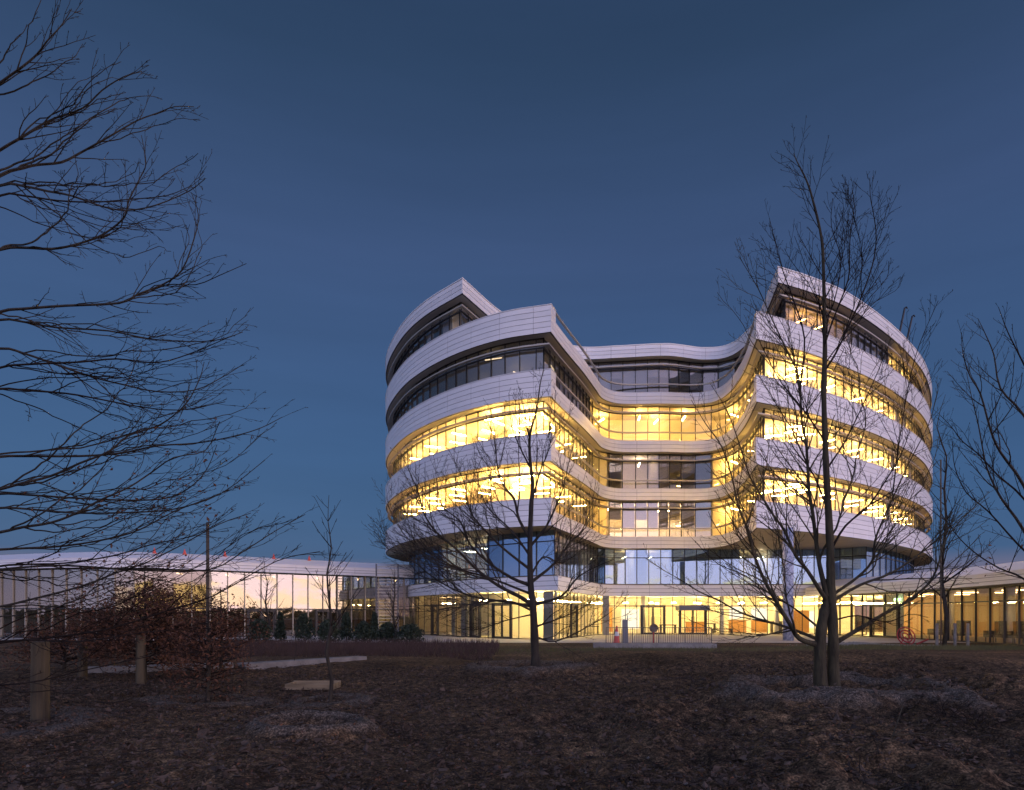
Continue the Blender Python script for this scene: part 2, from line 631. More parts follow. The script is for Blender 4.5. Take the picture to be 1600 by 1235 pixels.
class Outline:
    """stations along several joined curves; segments meet in sharp corners"""

    def __init__(s, segs, bay=1.15):
        s.p, s.seg, s.corners = [], {}, []
        for name, pts in segs:
            q, nb = resample(catmull(pts), 1.0 if name == 'inner' else bay, SUB)
            if s.p:
                s.corners.append(len(s.p) - 1)
                q = q[1:]
                i0 = len(s.p) - 1
            else:
                i0 = 0
            s.p += q
            s.seg[name] = (i0, len(s.p) - 1)
        n = len(s.p)
        s.segn = []
        for i in range(n - 1):
            t = (s.p[i + 1] - s.p[i]).normalized()
            s.segn.append(Vector((t.y, -t.x)))
        s.n, s.sc = [], []
        for i in range(n):
            a = s.segn[max(i - 1, 0)]
            b = s.segn[min(i, n - 2)]
            m = (a + b).normalized()
            s.n.append(m)
            s.sc.append(1 / max(0.35, m.dot(a)))
        s.cache = {}

    def off(s, d):
        if d in s.cache:
            return s.cache[d]
        q = [p + n * (d * k) for p, n, k in zip(s.p, s.n, s.sc)]
        if d < 0:
            for c in s.corners:
                m = q[c]
                tb = (s.p[c] - s.p[c - 1]).normalized()
                ta = (s.p[c + 1] - s.p[c]).normalized()
                if tb.cross(ta) < 0:
                    continue
                for j in range(c - 1, max(-1, c - 16), -1):
                    if (q[j] - m).dot(tb) > 0:
                        q[j] = m.copy()
                for j in range(c + 1, min(len(q), c + 16)):
                    if (q[j] - m).dot(ta) < 0:
                        q[j] = m.copy()
        s.cache[d] = q
        return q

    def tan(s, i):
        return Vector((-s.n[i].y, s.n[i].x))


def sweep(mb, ol, d_out, d_in, z0, z1, i0, i1, joint=0, gap=0.02):
    """closed strip along stations i0..i1; joint = stations per piece"""
    A, B = ol.off(d_out), ol.off(d_in)
    step = joint or (i1 - i0)
    i = i0
    while i < i1:
        j = min(i + step, i1)
        n0 = len(mb.v)
        cnt = 0
        for k in range(i, j + 1):
            a, b = A[k], B[k]
            if joint and k in (i, j):
                o = A[k + 1] if k == i else A[k - 1]
                dd = o - a
                if dd.length > 1e-6:
                    sh = dd.normalized() * gap / 2
                    a, b = a + sh, b + sh
            mb.v += [(a.x, a.y, z0), (a.x, a.y, z1), (b.x, b.y, z1), (b.x, b.y, z0)]
            cnt += 1
        for k in range(cnt - 1):
            u, w = n0 + 4 * k, n0 + 4 * (k + 1)
            for e in range(4):
                e2 = (e + 1) % 4
                mb.f.append((u + e, u + e2, w + e2, w + e))
        mb.f.append((n0, n0 + 3, n0 + 2, n0 + 1))
        u = n0 + 4 * (cnt - 1)
        mb.f.append((u, u + 1, u + 2, u + 3))
        i = j


def prism(mb, poly, z0, z1):
    """concave polygon slab"""
    from mathutils.geometry import tessellate_polygon
    n = len(poly)
    n0 = len(mb.v)
    mb.v += [(p[0], p[1], z0) for p in poly] + [(p[0], p[1], z1) for p in poly]
    for t in tessellate_polygon([[Vector((p[0], p[1], 0)) for p in poly]]):
        mb.f.append((n0 + t[0], n0 + t[1], n0 + t[2]))
        mb.f.append((n0 + n + t[0], n0 + n + t[1], n0 + n + t[2]))
    for i in range(n):
        j = (i + 1) % n
        mb.f.append((n0 + i, n0 + j, n0 + n + j, n0 + n + i))


# ------------------------------------------------------------------ main building
A_ = (2.42, 40.3)
B_ = (15.5, 41.3)
UP = Outline([
    ('outer_w', [(-9.6, 72), (-11.3, 66), (-11.65, 61), (-10.75, 55.9), (-8.6, 50.4), (-6.3, 46.6), (-3.6, 43.55), (-0.65, 41.4), A_]),
    ('inner', [A_, (3.44, 42.9), (5.24, 47.2), (6.5, 50.5), (7.5, 52.9), (9.2, 54.05), (12.5, 54.0), (15.0, 54.2), (16.6, 53.5), (17.1, 51.2), (16.7, 47), B_]),
    ('outer_e', [B_, (18.5, 42.8), (21.5, 44.6), (26.7, 48.3), (31.4, 52.4), (36, 57.1), (40, 62.2), (43.4, 67.2), (45.6, 71.5), (46.3, 75), (45.5, 79)])])
TOP = Outline([
    ('outer_w', [(-9.6, 72), (-11.3, 66), (-11.65, 61), (-10.75, 55.9), (-8.6, 50.4), (-6.3, 46.6), (-3.3, 43.25)]),
    ('inner', [(-3.3, 43.25), (-0.85, 48.0), (2.2, 52.0), (5.6, 54.3), (9, 54.1), (12.8, 53.7), (16.0, 54.5), (17.9, 53.9), (18.5, 51.5), (18.3, 48), (17.1, 41.84)]),
    ('outer_e', [(17.1, 41.84), (19.75, 43.1), (23.4, 45.3), (28.4, 49.4), (33, 53.8), (36.9, 58.1), (41.0, 63.6), (43.6, 67.8), (45.7, 71.9), (46.3, 75), (45.5, 79)])])
LOW = Outline([
    ('outer_w', [(-9.6, 64), (-9.4, 60), (-8.4, 56), (-6.5, 52.3), (-4.0, 48.6), (-1.3, 45.2), (2.75, 42.2)]),
    ('inner', [(2.75, 42.2), (4.3, 46.5), (6.0, 51), (7.2, 53.6), (9.4, 54.75), (14, 54.7), (20, 54.7), (26.0, 54.7), (28.6, 52.6)]),
    ('outer_e', [(28.6, 52.6), (32.5, 56), (37.5, 61.5), (41.3, 67), (43.5, 72), (44.3, 76)])], 1.4)
CORE = [(-5.5, 70), (-4.6, 58), (-1.6, 50.6), (0.3, 47.3), (1.6, 50), (3.0, 54), (6.4, 58.6), (18.8, 58.8), (21.6, 54), (20.6, 49.6), (26, 53.6), (31, 59), (36, 66), (39, 73)]
BACK = [(44, 86), (-4, 86)]
G_IN = -0.75      # glass line behind the panel face

bld = thing('office_building', 'white curved office tower of stacked bands with lit yellow storeys, six storeys high', 'building', (14, 52, 0))
bsub = lambda mb, name, mat, **k: mb.build(name, mat, bld, **k)

def BZ(k):
    return 7.17 + 4 * k


# boards of the white bands
def boards(ol, i0, i1, z0, z1, rows, d=0.0, joint=6):
    h = (z1 - z0) / rows
    for r in range(rows):
        mb = MB()
        sweep(mb, ol, d, d - 0.06, z0 + r * h + 0.014, z0 + (r + 1) * h - 0.014, i0, i1, joint)
        bsub(mb, 'cladding_board', 'white_panel')
    mb = MB()
    sweep(mb, ol, d - 0.035, d - 0.12, z0 + 0.005, z1 - 0.005, i0, i1)
    bsub(mb, 'cladding_backing', 'joint')


iw = UP.seg['inner']
ow = UP.seg['outer_w']
oe = UP.seg['outer_e']
RET = 3      # stations of full-height return at each corner
for k in range(4):
    z0, z1 = BZ(k), BZ(k) + 1.70
    boards(UP, ow[0], iw[0] + RET, z0, z1, 5)
    boards(UP, iw[1] - RET, oe[1], z0, z1, 5)
    boards(UP, iw[0] + RET, iw[1] - RET, z0, z0 + 0.95, 3)
    mb = MB()
    sweep(mb, UP, 0.0, -0.14, z1 - 0.10, z1, iw[0] + RET, iw[1] - RET)
    bsub(mb, 'guard_rail', 'alu')
    if k:
        mb = MB()
        for (i0, i1) in (ow, iw, oe):
            sweep(mb, UP, -0.18, -0.42, z0 - 0.66, z0 - 0.57, i0, i1)
        bsub(mb, 'sunshade_ledge', 'alu')
# roof band
t0_, t1_ = TOP.seg['outer_w'][0], TOP.seg['outer_e'][1]
boards(TOP, t0_, t1_, 23.02, 23.98, 3)
mb = MB()
sweep(mb, TOP, -0.18, -0.42, 22.36, 22.46, t0_, t1_)
bsub(mb, 'sunshade_ledge', 'alu')
# slabs
for k in range(4):
    mb = MB()
    prism(mb, [(p.x, p.y) for p in UP.off(-0.13)] + BACK, BZ(k) + 0.02, BZ(k) + 0.45)
    bsub(mb, 'floor_slab', 'soffit_brown' if k == 0 else 'soffit')
mb = MB()
prism(mb, [(p.x, p.y) for p in TOP.off(-0.13)] + BACK, 23.04, 23.8)
bsub(mb, 'roof_slab', 'soffit')
mb = MB()
sweep(mb, TOP, 0.03, -0.5, 23.985, 24.06, t0_, t1_)
bsub(mb, 'parapet_cap', 'white_panel')
for k in range(4):
    mb = MB()
    sweep(mb, UP, 0.03, -0.55, BZ(k) + 1.703, BZ(k) + 1.74, ow[0], iw[0] + RET)
    sweep(mb, UP, 0.03, -0.55, BZ(k) + 1.703, BZ(k) + 1.74, iw[1] - RET, oe[1])
    bsub(mb, 'window_sill', 'white_panel')
    mb = MB()
    sweep(mb, UP, 0.0, -0.74, BZ(k) + 0.952, BZ(k) + 0.985, iw[0] + RET, iw[1] - RET)
    bsub(mb, 'window_sill', 'white_panel')

# core walls, one ribbon per storey
def ribbon(pts, z0, z1, name, mat, th=0.15):
    mb = MB()
    n0 = 0
    for a, b in zip(pts, pts[1:]):
        a, b = Vector(a), Vector(b)
        t = (b - a).normalized()
        mb.obox((a + b) / 2, t, Vector((t.y, -t.x)), (b - a).length + th * 0.9, th, z0, z1)
    return bsub(mb, name, mat)


for k in range(4):
    ribbon(CORE, BZ(k) + 0.46, BZ(k + 1) + 0.015, 'core_wall', 'wall_in')
ribbon([UP.p[0].copy(), (-4, 86), (44, 86), UP.p[-1].copy()], 7.2, 23.0, 'rear_wall', 'white_panel', 0.3)

def seg_cross(a, b, c, d):
    def o(p, q, r):
        return (q[0] - p[0]) * (r[1] - p[1]) - (q[1] - p[1]) * (r[0] - p[0])
    return o(a, b, c) * o(a, b, d) < 0 and o(c, d, a) * o(c, d, b) < 0


def hits_core(a, b):
    return any(seg_cross(a, b, c, d) for c, d in zip(CORE, CORE[1:]))


def lit_state(k, seg, x):
    if k == 3:
        if seg == 'outer_w':
            return 'amber' if x > 700 else 'dark'
        if seg == 'inner':
            return 'dark'
        return 'amber' if x < 1328 else ('dark' if x < 1392 else 'bright')
    if k == 2:
        if seg == 'outer_w':
            return 'dim'
        if seg == 'inner':
            return 'dim' if x < 922 else 'bright'
        return 'bright'
    if k == 1:
        if seg == 'inner':
            if x < 948 or x > 1112:
                return 'bright'
            return 'soft' if 970 < x < 1032 else 'dark'
        return 'bright'
    if k == 0:
        if seg == 'inner' and 950 < x < 1122:
            return 'soft'
        return 'bright'


PANES, MULL = [], []      # (area, ...)
strip_me = MB()
strip_me.box(-0.035, -0.6, -0.025, 0.035, 0.6, 0.025)
LAMP = {s: strip_me.mesh('ceiling_light', 'lamp_' + s) for s in ('bright', 'soft', 'amber', 'lobby', 'dim', 'rest')}
unit = MB()
unit.box(-0.5, -0.012, 0, 0.5, 0.012, 1)
PANE_ME = {g: unit.mesh('pane', g) for g in ('glass', 'glass_reflective', 'glass_blue', 'glass_mirror', 'glass_blind')}
BLIND_ME = unit.mesh('roller_blind', 'blind')
MULL_ME = unit.mesh('mullion', 'mullion')
mb = MB()
mb.box(-0.5, -0.5, 0, 0.5, 0.5, 1)
MULL_ME = mb.mesh('mullion', 'mullion')
MULL_ALU = mb.mesh('mullion', 'alu')
rng = random.Random(11)


def place(me, name, parent, x, y, z, rot, sx, sy, sz):
    o = link(name, me, parent)
    o.location = (x, y, z)
    o.rotation_euler = (0, 0, rot)
    o.scale = (sx, sy, sz)
    return o


def facing(p, n):
    return n.dot(-Vector((p.x, p.y))) > -3.0


def add_panes(ol, seg, z0, z1, glass, jit=0.004, d=G_IN, parent=None):
    q = ol.off(d)
    i0, i1 = ol.seg[seg]
    i = i0
    while i < i1:
        a, b = q[i], q[min(i + SUB, i1)]
        i += SUB
        w = (b - a).length
        if w < 0.25:
            continue
        c = (a + b) / 2
        t = (b - a).normalized()
        n = Vector((t.y, -t.x))
        vis = n.dot(-c) > -1.0
        g = glass(proj(c)) if callable(glass) else glass
        area = w * (z1 - z0) * max(0.02, n.dot(-c) / c.length) / c.length ** 2 if vis else 0
        PANES.append((area, c, t, w - 0.004, z0, z1, g, rng.uniform(-jit, jit)))


def add_mull(ol, seg, z0, z1, d=G_IN, w=0.055, dep=0.07, every=SUB):
    q = ol.off(d)
    i0, i1 = ol.seg[seg]
    last = None
    for i in range(i0, i1 + 1, every):
        p = q[i]
        if last is not None and (p - last).length < 0.3:
            continue
        last = p
        n = ol.n[i]
        MULL.append((w * (z1 - z0) / p.length ** 2 * (1 if n.dot(-p) > -2 else 0), p + n * 0.05, ol.tan(i), w, dep, z0, z1))


def interior(ol, k, zc, zf, state, z_lo):
    """luminaires, partitions and blinds of one storey"""
    q = ol.off(G_IN - 0.15)
    gl_ = ol.off(G_IN if ol is not LOW else 0.0)
    def outside(a, b):
        return any(seg_cross(a, b, gl_[e], gl_[e + 3]) for e in range(0, len(gl_) - 3, 3))
    for seg, (i0, i1) in ol.seg.items():
        prev = None
        bay = 0
        for i in range(i0, i1, SUB):
            j = min(i + SUB, i1)
            c = (q[i] + q[j]) / 2
            if (q[j] - q[i]).length < 0.3:
                continue
            n = -ol.n[(i + j) // 2]
            st = state(seg, proj(c))
            if prev is not None and st != prev:
                a = q[i]
                L = 9.0
                while L > 0.6 and hits_core(a, a + n * L):
                    L -= 0.3
                if L < 8.9:
                    m2 = MB()
                    m2.obox(a + n * (L / 2 + 0.05), n, Vector((-n.y, n.x)), L, 0.1, zf, zc)
                    bsub(m2, 'partition_wall', 'wall_in' if st != 'dark' else 'wall_unlit')
            prev = st
            vis = (-n).dot(-c) > -3.0
            if st != 'dark' and vis:
                ang = math.atan2(n.y, n.x) - math.pi / 2
                dds = {'bright': ((1.3, 3.6), (), (2.4,), ())[bay % 4], 'soft': () if (bay % 2 and k) else (1.5,), 'amber': (1.6,) if bay % 2 else (),
                       'dim': () if bay % 4 else (3.6,), 'lobby': ((0.9,), (3.6,), (0.9, 5.2), ())[bay % 4]}[st]
                if k == 9 and st == 'soft':
                    dds = (2.6,) if bay % 3 == 0 else ()
                for dd in dds:
                    if hits_core(c, c + n * (dd + 0.8)) or outside(c + n * 0.05, c + n * (dd + 0.8)):
                        continue
                    o = link('ceiling_light', LAMP[st], bld)
                    o.location = (p_.x, p_.y, zc - 0.50) if (p_ := c + n * dd) else None
                    o.rotation_euler = (0, 0, ang + rng.uniform(-0.05, 0.05))
            t = Vector((-n.y, n.x))
            drop = 0
            if st == 'dark' and k != 2:
                drop = rng.choice([0.25, 0.25, 0.5, 0.8])
            elif st == 'dark':
                drop = rng.choice([0.18, 0.18, 0.3])
            elif seg == 'outer_e' and proj(c) > 1385 and rng.random() < 0.28:
                drop = 1.0
            elif st == 'soft' and k == 0:
                drop = rng.choice([0.5, 0.72, 0.72])
            if drop and vis:
                hgt = (zc - z_lo) * drop
                o = place(BLIND_ME, 'roller_blind', bld, c.x, c.y, zc - hgt, math.atan2(t.y, t.x), (q[j] - q[i]).length - 0.12, 0.5, hgt)
            bay += 1


for k in range(4):
    ol = TOP if k == 3 else UP
    zt = BZ(k + 1) if k < 3 else 23.02
    for seg in ('outer_w', 'inner', 'outer_e'):
        zb = BZ(k) + (0.99 if seg == 'inner' else 1.745)
        gm = lambda x, k=k, seg=seg: ('glass' if lit_state(k, seg, x) in ('bright', 'amber') else ('glass_blind' if k == 0 else 'glass_reflective'))
        add_panes(ol, seg, zb, zt, gm)
        add_mull(ol, seg, zb, zt)
    interior(ol, k, zt, BZ(k) + 0.46, lambda seg, x, k=k: lit_state(k, seg, x), BZ(k) + 1.0)
    m2 = MB()
    for seg in ('outer_w', 'inner', 'outer_e'):
        i0, i1 = ol.seg[seg]
        sweep(m2, ol, G_IN + 0.11, G_IN - 0.03, zt - 0.64, zt - 0.58, i0, i1)
        sweep(m2, ol, G_IN + 0.06, G_IN - 0.03, zt - 0.06, zt - 0.002, i0, i1)
    bsub(m2, 'transom', 'mullion')

# ---- the two lower storeys
lw, li, le = LOW.seg['outer_w'], LOW.seg['inner'], LOW.seg['outer_e']
boards(LOW, lw[0], li[1], 3.2, 4.15, 3, d=0.4)
mb = MB()
prism(mb, [(p.x, p.y) for p in LOW.off(0.3)] + [(40, 84), (-4, 84)], 3.24, 3.6)
bsub(mb, 'floor_slab', 'soffit')
mb = MB()
prism(mb, [(p.x, p.y) for p in LOW.off(0.36)[lw[0]:li[1] + 1]] + [(28, 62), (-4, 62)], 4.152, 4.18)
bsub(mb, 'floor_finish', 'floor_in')


def low_glass(x):
    return 'glass_blue' if x < 866 else ('glass_reflective' if x < 938 else 'glass_blue')


def low_state(seg, x):
    if seg == 'outer_w':
        return 'soft' if 690 < x < 765 else 'dark'
    if seg == 'inner':
        return 'soft' if (946 < x < 984 or 1003 < x < 1042 or 1150 < x < 1215) else 'dark'
    return 'dark'


for seg in ('outer_w', 'inner', 'outer_e'):
    add_panes(LOW, seg, 4.19, 7.16, low_glass, d=0.0)
    add_mull(LOW, seg, 4.19, 7.16, d=0.0, w=0.045, dep=0.05)
m2 = MB()
sweep(m2, LOW, 0.08, -0.03, 6.42, 6.48, lw[0], le[1])
sweep(m2, LOW, 0.08, -0.03, 4.182, 4.25, lw[0], le[1])
bsub(m2, 'transom', 'mullion')
LCORE = [(-9.5, 64.2), (-5, 64), (-4.2, 57), (-1.2, 50.6), (1.5, 48.3), (3.0, 52.5), (6.2, 59), (26, 59.5), (30, 58.5), (34, 63), (38, 70)]
CORE_UP = CORE
CORE = LCORE
ribbon(LCORE, 4.19, 7.17, 'core_wall', 'wall_in')
interior(LOW, 2, 7.17, 4.2, low_state, 4.3)


def gf_state(seg, x):
    return 'soft' if seg == 'outer_w' else 'lobby'


add_panes(LOW, 'outer_w', 0.06, 3.2, 'glass', d=0.0)
add_mull(LOW, 'outer_w', 0.06, 3.2, d=0.0, dep=0.05)
add_panes(LOW, 'inner', 0.06, 3.2, 'glass', d=0.0)
add_mull(LOW, 'inner', 0.06, 3.2, d=0.0, w=0.05, dep=0.05)
m2 = MB()
sweep(m2, LOW, 0.09, -0.03, 2.36, 2.43, lw[0], li[1])
sweep(m2, LOW, 0.08, -0.05, 0.0, 0.07, lw[0], li[1])
bsub(m2, 'transom', 'mullion')
ribbon([(-9.5, 64.2), (-5, 64), (-4.2, 57), (-1.2, 50.6), (1.8, 47.3), (2.6, 52.5), (4.5, 61), (32, 61)], 0.02, 3.22, 'core_wall', 'wall_in')
CORE = [(-9.5, 64.2), (-5, 64), (-4.2, 57), (-1.2, 50.6), (1.8, 47.3), (2.6, 52.5), (4.5, 61), (32, 61)]
interior(LOW, 9, 3.2, 0.02, gf_state, 0.4)
# orange lobby panels
for (x0, x1, yy, z0, z1, mt) in ((19.2, 20.7, 57.5, 0.1, 1.15, 'orange_panel'), (21.2, 22.6, 57.5, 0.1, 1.15, 'orange_panel'), (15.6, 17.4, 58.3, 0.1, 1.0, 'orange_panel'),
                                 (24.0, 25.8, 56.5, 0.1, 2.0, 'orange_panel'), (8.2, 9.2, 59.6, 0.1, 2.3, 'orange_panel')):
    m2 = MB()
    m2.box(x0, yy, z0, x1, yy + 0.2, z1)
    m2.box(x0 - 0.05, yy - 0.04, z1, x1 + 0.05, yy + 0.24, z1 + 0.05)
    bsub(m2, 'lobby_counter', mt)

# glowing panels added for the bright rectangles and dull panels behind the ground-floor glass
for (x, yy, w, z0, z1) in ((1187, 58.9, 1.5, 1.25, 2.3), (1150, 59.2, 1.2, 1.3, 2.4), (1262, 58.2, 1.3, 0.5, 2.0), (985, 59.0, 1.6, 0.4, 2.2)):
    xc = (x - 800) / 1017 * yy
    m2 = MB()
    m2.box(xc - w / 2, yy, z0, xc + w / 2, yy + 0.08, z1)
    bsub(m2, 'glow_panel', 'screen')
qq = LOW.off(-0.12)
for x, span in ((722, 2), (738, 1), (853, 2), (868, 1), (706, 1)):
    i = min(range(lw[0], li[0] + 4), key=lambda i: abs(proj(qq[i]) - x))
    j = min(i + span, len(qq) - 1)
    a, b = qq[i], qq[j]
    t = (b - a).normalized()
    m2 = MB()
    m2.obox((a + b) / 2, t, Vector((t.y, -t.x)), (b - a).length, 0.05, 0.05, 3.18)
    bsub(m2, 'blank_panel', 'grey_column')
# lobby furniture: benches, planters
for (x, yy, w, h) in ((1130, 57.0, 1.8, 0.45), (1045, 57.5, 1.4, 0.8), (925, 56.0, 1.2, 0.7), (1215, 56.6, 0.9, 1.1), (1100, 58.4, 2.2, 0.9)):
    xc = (x - 800) / 1017 * yy
    m2 = MB()
    m2.box(xc - w / 2, yy, h - 0.08, xc + w / 2, yy + 0.6, h)
    for sx in (-1, 1):
        m2.box(xc + sx * (w / 2 - 0.06) - 0.03, yy + 0.05, 0.03, xc + sx * (w / 2 - 0.06) + 0.03, yy + 0.55, h - 0.081)
    bsub(m2, 'lobby_table', 'furniture')

# sort panes and mullions: the largest are parts of their own
PANES.sort(key=lambda e: -e[0])
MULL.sort(key=lambda e: -e[0])
rest = {}
for i, (ar, c, t, w, z0, z1, g, jz) in enumerate(PANES):
    ang = math.atan2(t.y, t.x) + jz
    if i < 300:
        place(PANE_ME[g], 'pane', bld, c.x, c.y, z0, ang, w, 1, z1 - z0)
    else:
        m2 = rest.setdefault(g, MB())
        m2.obox(c, t, Vector((t.y, -t.x)), w, 0.024, z0, z1)
for g, m2 in rest.items():
    tag(bsub(m2, 'far_panes', g), kind='stuff')
m2 = MB()
for i, (ar, p, t, w, dep, z0, z1) in enumerate(MULL):
    if i < 300:
        place(MULL_ME, 'mullion', bld, p.x, p.y, z0, math.atan2(t.y, t.x), w, dep, z1 - z0)
    else:
        m2.obox(p, t, Vector((t.y, -t.x)), w, dep, z0, z1)
tag(bsub(m2, 'far_mullions', 'mullion'), kind='stuff')


# doors of the ground floor
def door(cx, cy, rot, w, h, leaves, parent, glass='glass'):
    t = Vector((math.cos(rot), math.sin(rot)))
    n = Vector((t.y, -t.x))
    c = Vector((cx, cy)) + n * 0.12
    fr = MB()
    for s in (-1, 1):
        fr.obox(c + t * s * (w / 2), t, n, 0.12, 0.18, 0.0, h + 0.1)
    fr.obox(c, t, n, w - 0.12, 0.18, h, h + 0.1)
    fo = fr.build('door_frame', 'mullion', parent)
    lw_ = (w - 0.12) / leaves
    for i in range(leaves):
        lc = c + t * (-w / 2 + 0.06 + lw_ * (i + 0.5))
        m = MB()
        for s in (-1, 1):
            m.obox(lc + t * s * (lw_ / 2 - 0.045), t, n, 0.07, 0.05, 0.03, h - 0.01)
        m.obox(lc, t, n, lw_ - 0.16, 0.05, 0.03, 0.16)
        m.obox(lc, t, n, lw_ - 0.16, 0.05, h - 0.09, h - 0.01)
        d_ = m.build('door', 'mullion', parent)
        m = MB()
        m.obox(lc, t, n, lw_ - 0.16, 0.012, 0.16, h - 0.09)
        m.build('door_pane', glass, d_)
        m = MB()
        s = 1 if i % 2 == 0 else -1
        hp = lc + t * s * (lw_ / 2 - 0.13) + n * 0.07
        m.tube([Vector((hp.x, hp.y, 0.8)), Vector((hp.x, hp.y, 1.5))], [0.02, 0.02], 6)
        m.build('handle', 'grey_metal', d_)
    return fo


def nearest_on(ol, x):
    best = min(range(len(ol.p)), key=lambda i: abs(proj(ol.p[i]) - x) + (0 if ol.n[i].dot(-ol.p[i]) > 0 else 1e4))
    return ol.p[best], ol.tan(best)


for x, w, h, lv in ((1022, 1.95, 2.36, 2), (1081, 2.2, 2.36, 2), (684, 0.95, 2.36, 1), (745, 1.1, 2.36, 1), (788, 1.6, 2.36, 2), (895, 1.5, 2.36, 2)):
    p, t = nearest_on(LOW, x)
    door(p.x, p.y, math.atan2(t.y, t.x), w, h, lv, bld)
# dark canopy box over the right lobby door
m2 = MB()
m2.box(13.7, 53.3, 2.02, 16.2, 54.5, 2.42)
bsub(m2, 'entrance_canopy', 'grey_column')
# round columns
for (x, y, z1, r, mt) in ((17.62, 41.55, 7.18, 0.33, 'column_mottled'),):
    m2 = MB()
    m2.lathe((x, y, 0), [(r, 0.0), (r, z1)], 24)
    bsub(m2, 'column', mt, smooth=True)
m2 = MB()
m2.box(7.35, 52.6, 0, 7.85, 53.1, 3.2)
bsub(m2, 'column', 'grey_column')
for x in (11.2, 17.9, 22.6):
    m2 = MB()
    m2.lathe((x, 55.6, 0.02), [(0.2, 0.0), (0.2, 3.2)], 16)
    bsub(m2, 'column', 'white_panel', smooth=True)
# davit arms on the east roof
for (x, y, Y, h) in ((1404, 516, 52.5, 2.4), (1416, 526, 53.5, 2.2)):
    a = px(x, y, Y)
    m2 = MB()
    a.z = 24.0
    m2.tube([a, a + Vector((0.5, 0, h)), a + Vector((0.62, 0.0, h + 0.08)), a + Vector((0.72, 0, h - 0.05))], [0.08, 0.07, 0.06, 0.05], 6)
    bsub(m2, 'davit_arm', 'mullion')


# ------------------------------------------------------------------ low wings
def low_wing(name, label, ol, zb, zf, zr, over, depth, loc, glass, backs, lamp, transom, wallmat, mull):
    b = thing(name, label, 'building', loc)
    n = len(ol.p) - 1
    rows = 3
    h = (zf - zb) / rows
    for r in range(rows):
        m = MB()
        sweep(m, ol, over, over - 0.06, zb + r * h + 0.012, zb + (r + 1) * h - 0.012, 0, n, 6)
        m.build('fascia_board', 'white_panel', b)
    m = MB()
    sweep(m, ol, over - 0.035, over - 0.12, zb + 0.005, zf - 0.005, 0, n)
    m.build('fascia_backing', 'joint', b)
    # sloping white roof edge and flat roof
    A_o, B_o, C_o = ol.off(over + 0.02), ol.off(over - 1.9), ol.off(over - depth)
    m = MB()
    for i in range(n):
        a, c = A_o[i], A_o[i + 1]
        d, e = B_o[i + 1], B_o[i]
        m.hexa([(a.x, a.y, zf - 0.04), (c.x, c.y, zf - 0.04), (d.x, d.y, zr - 0.04), (e.x, e.y, zr - 0.04),
                (a.x, a.y, zf + 0.02), (c.x, c.y, zf + 0.02), (d.x, d.y, zr + 0.02), (e.x, e.y, zr + 0.02)])
        f, g = C_o[i + 1], C_o[i]
        m.quad((e.x, e.y, zr + 0.02), (d.x, d.y, zr + 0.02), (f.x, f.y, zr + 0.1), (g.x, g.y, zr + 0.1))
    m.build('roof', 'roof_white', b)
    m = MB()
    sweep(m, ol, over - 0.125, -depth, zb + 0.02, zb + 0.2, 0, n)
    m.build('ceiling', 'soffit', b)
    m = MB()
    sweep(m, ol, -depth + 0.2, -depth, 0, zb + 0.02, 0, n)
    m.build('rear_wall', wallmat, b)
    m = MB()
    sweep(m, ol, 0.0, -depth + 0.2, 0.0, 0.03, 0, n)
    m.build('floor', 'floor_in', b)
    q = ol.off(0)
    for i in range(0, n, SUB):
        a, c = q[i], q[min(i + SUB, n)]
        ce = (a + c) / 2
        t = (c - a).normalized()
        place(PANE_ME[glass], 'pane', b, ce.x, ce.y, 0.07, math.atan2(t.y, t.x) + rng.uniform(-0.006, 0.006), (c - a).length - 0.004, 1, zb - 0.07)
        nn = ol.n[i]
        p = a + nn * 0.05
        t = ol.tan(i)
        place(mull, 'mullion', b, p.x, p.y, 0.03, math.atan2(t.y, t.x), 0.055, 0.10, zb - 0.03)
        if lamp and (i // SUB) % 3 == 0 and i > n * (0.62 if over < 1 else 0):
            for dd in backs:
                pp = ce - nn * dd
                o = link('ceiling_light', LAMP[lamp], b)
                o.location = (pp.x, pp.y, zb - 0.1)
                o.rotation_euler = (0, 0, math.atan2(nn.y, nn.x) + 1.2)
    m = MB()
    sweep(m, ol, 0.1, -0.03, transom, transom + 0.07, 0, n)
    sweep(m, ol, 0.08, -0.05, 0.0, 0.08, 0, n)
    sweep(m, ol, 0.07, -0.05, zb - 0.06, zb + 0.015, 0, n)
    m.build('transom', 'mullion', b)
    return b


WEST = Outline([('front', [(-60, 59), (-50, 53), (-42, 48.9), (-34, 46.0), (-27.5, 44.9), (-22.8, 46.9), (-18, 50.3), (-14, 53.2), (-10.5, 55.7), (-8.4, 57.2)])], 1.2)
wing_w = low_wing('pavilion_wing', 'long low glass wing with white roof, reflecting the pink sunset sky', WEST, 4.85, 5.5, 6.08, 0.8, 9, (-25, 52, 0),
                  'glass_mirror', (3.0,), 'rest', 2.06, 'wall_in', MULL_ALU)
EAST = Outline([('front', [(25.6, 54.2), (26.6, 49), (27.1, 43), (27.1, 38), (26.6, 33.5), (25.6, 28)])], 1.25)
wing_e = low_wing('restaurant_wing', 'low glass wing under a sloping white roof, lounge chairs and wooden walls inside', EAST, 3.2, 3.85, 4.5, 1.3, 8, (30, 42, 0),
                  'glass', (2.6, 5.2), 'rest', 2.36, 'wood_wall', MULL_ME)
for x in (408, 511):
    i = min(range(len(WEST.p)), key=lambda i: abs(proj(WEST.p[i]) - x))
    p, t = WEST.p[i], WEST.tan(i)
    door(p.x, p.y, math.atan2(t.y, t.x), 2.0, 1.98, 2, wing_w, 'glass_reflective')
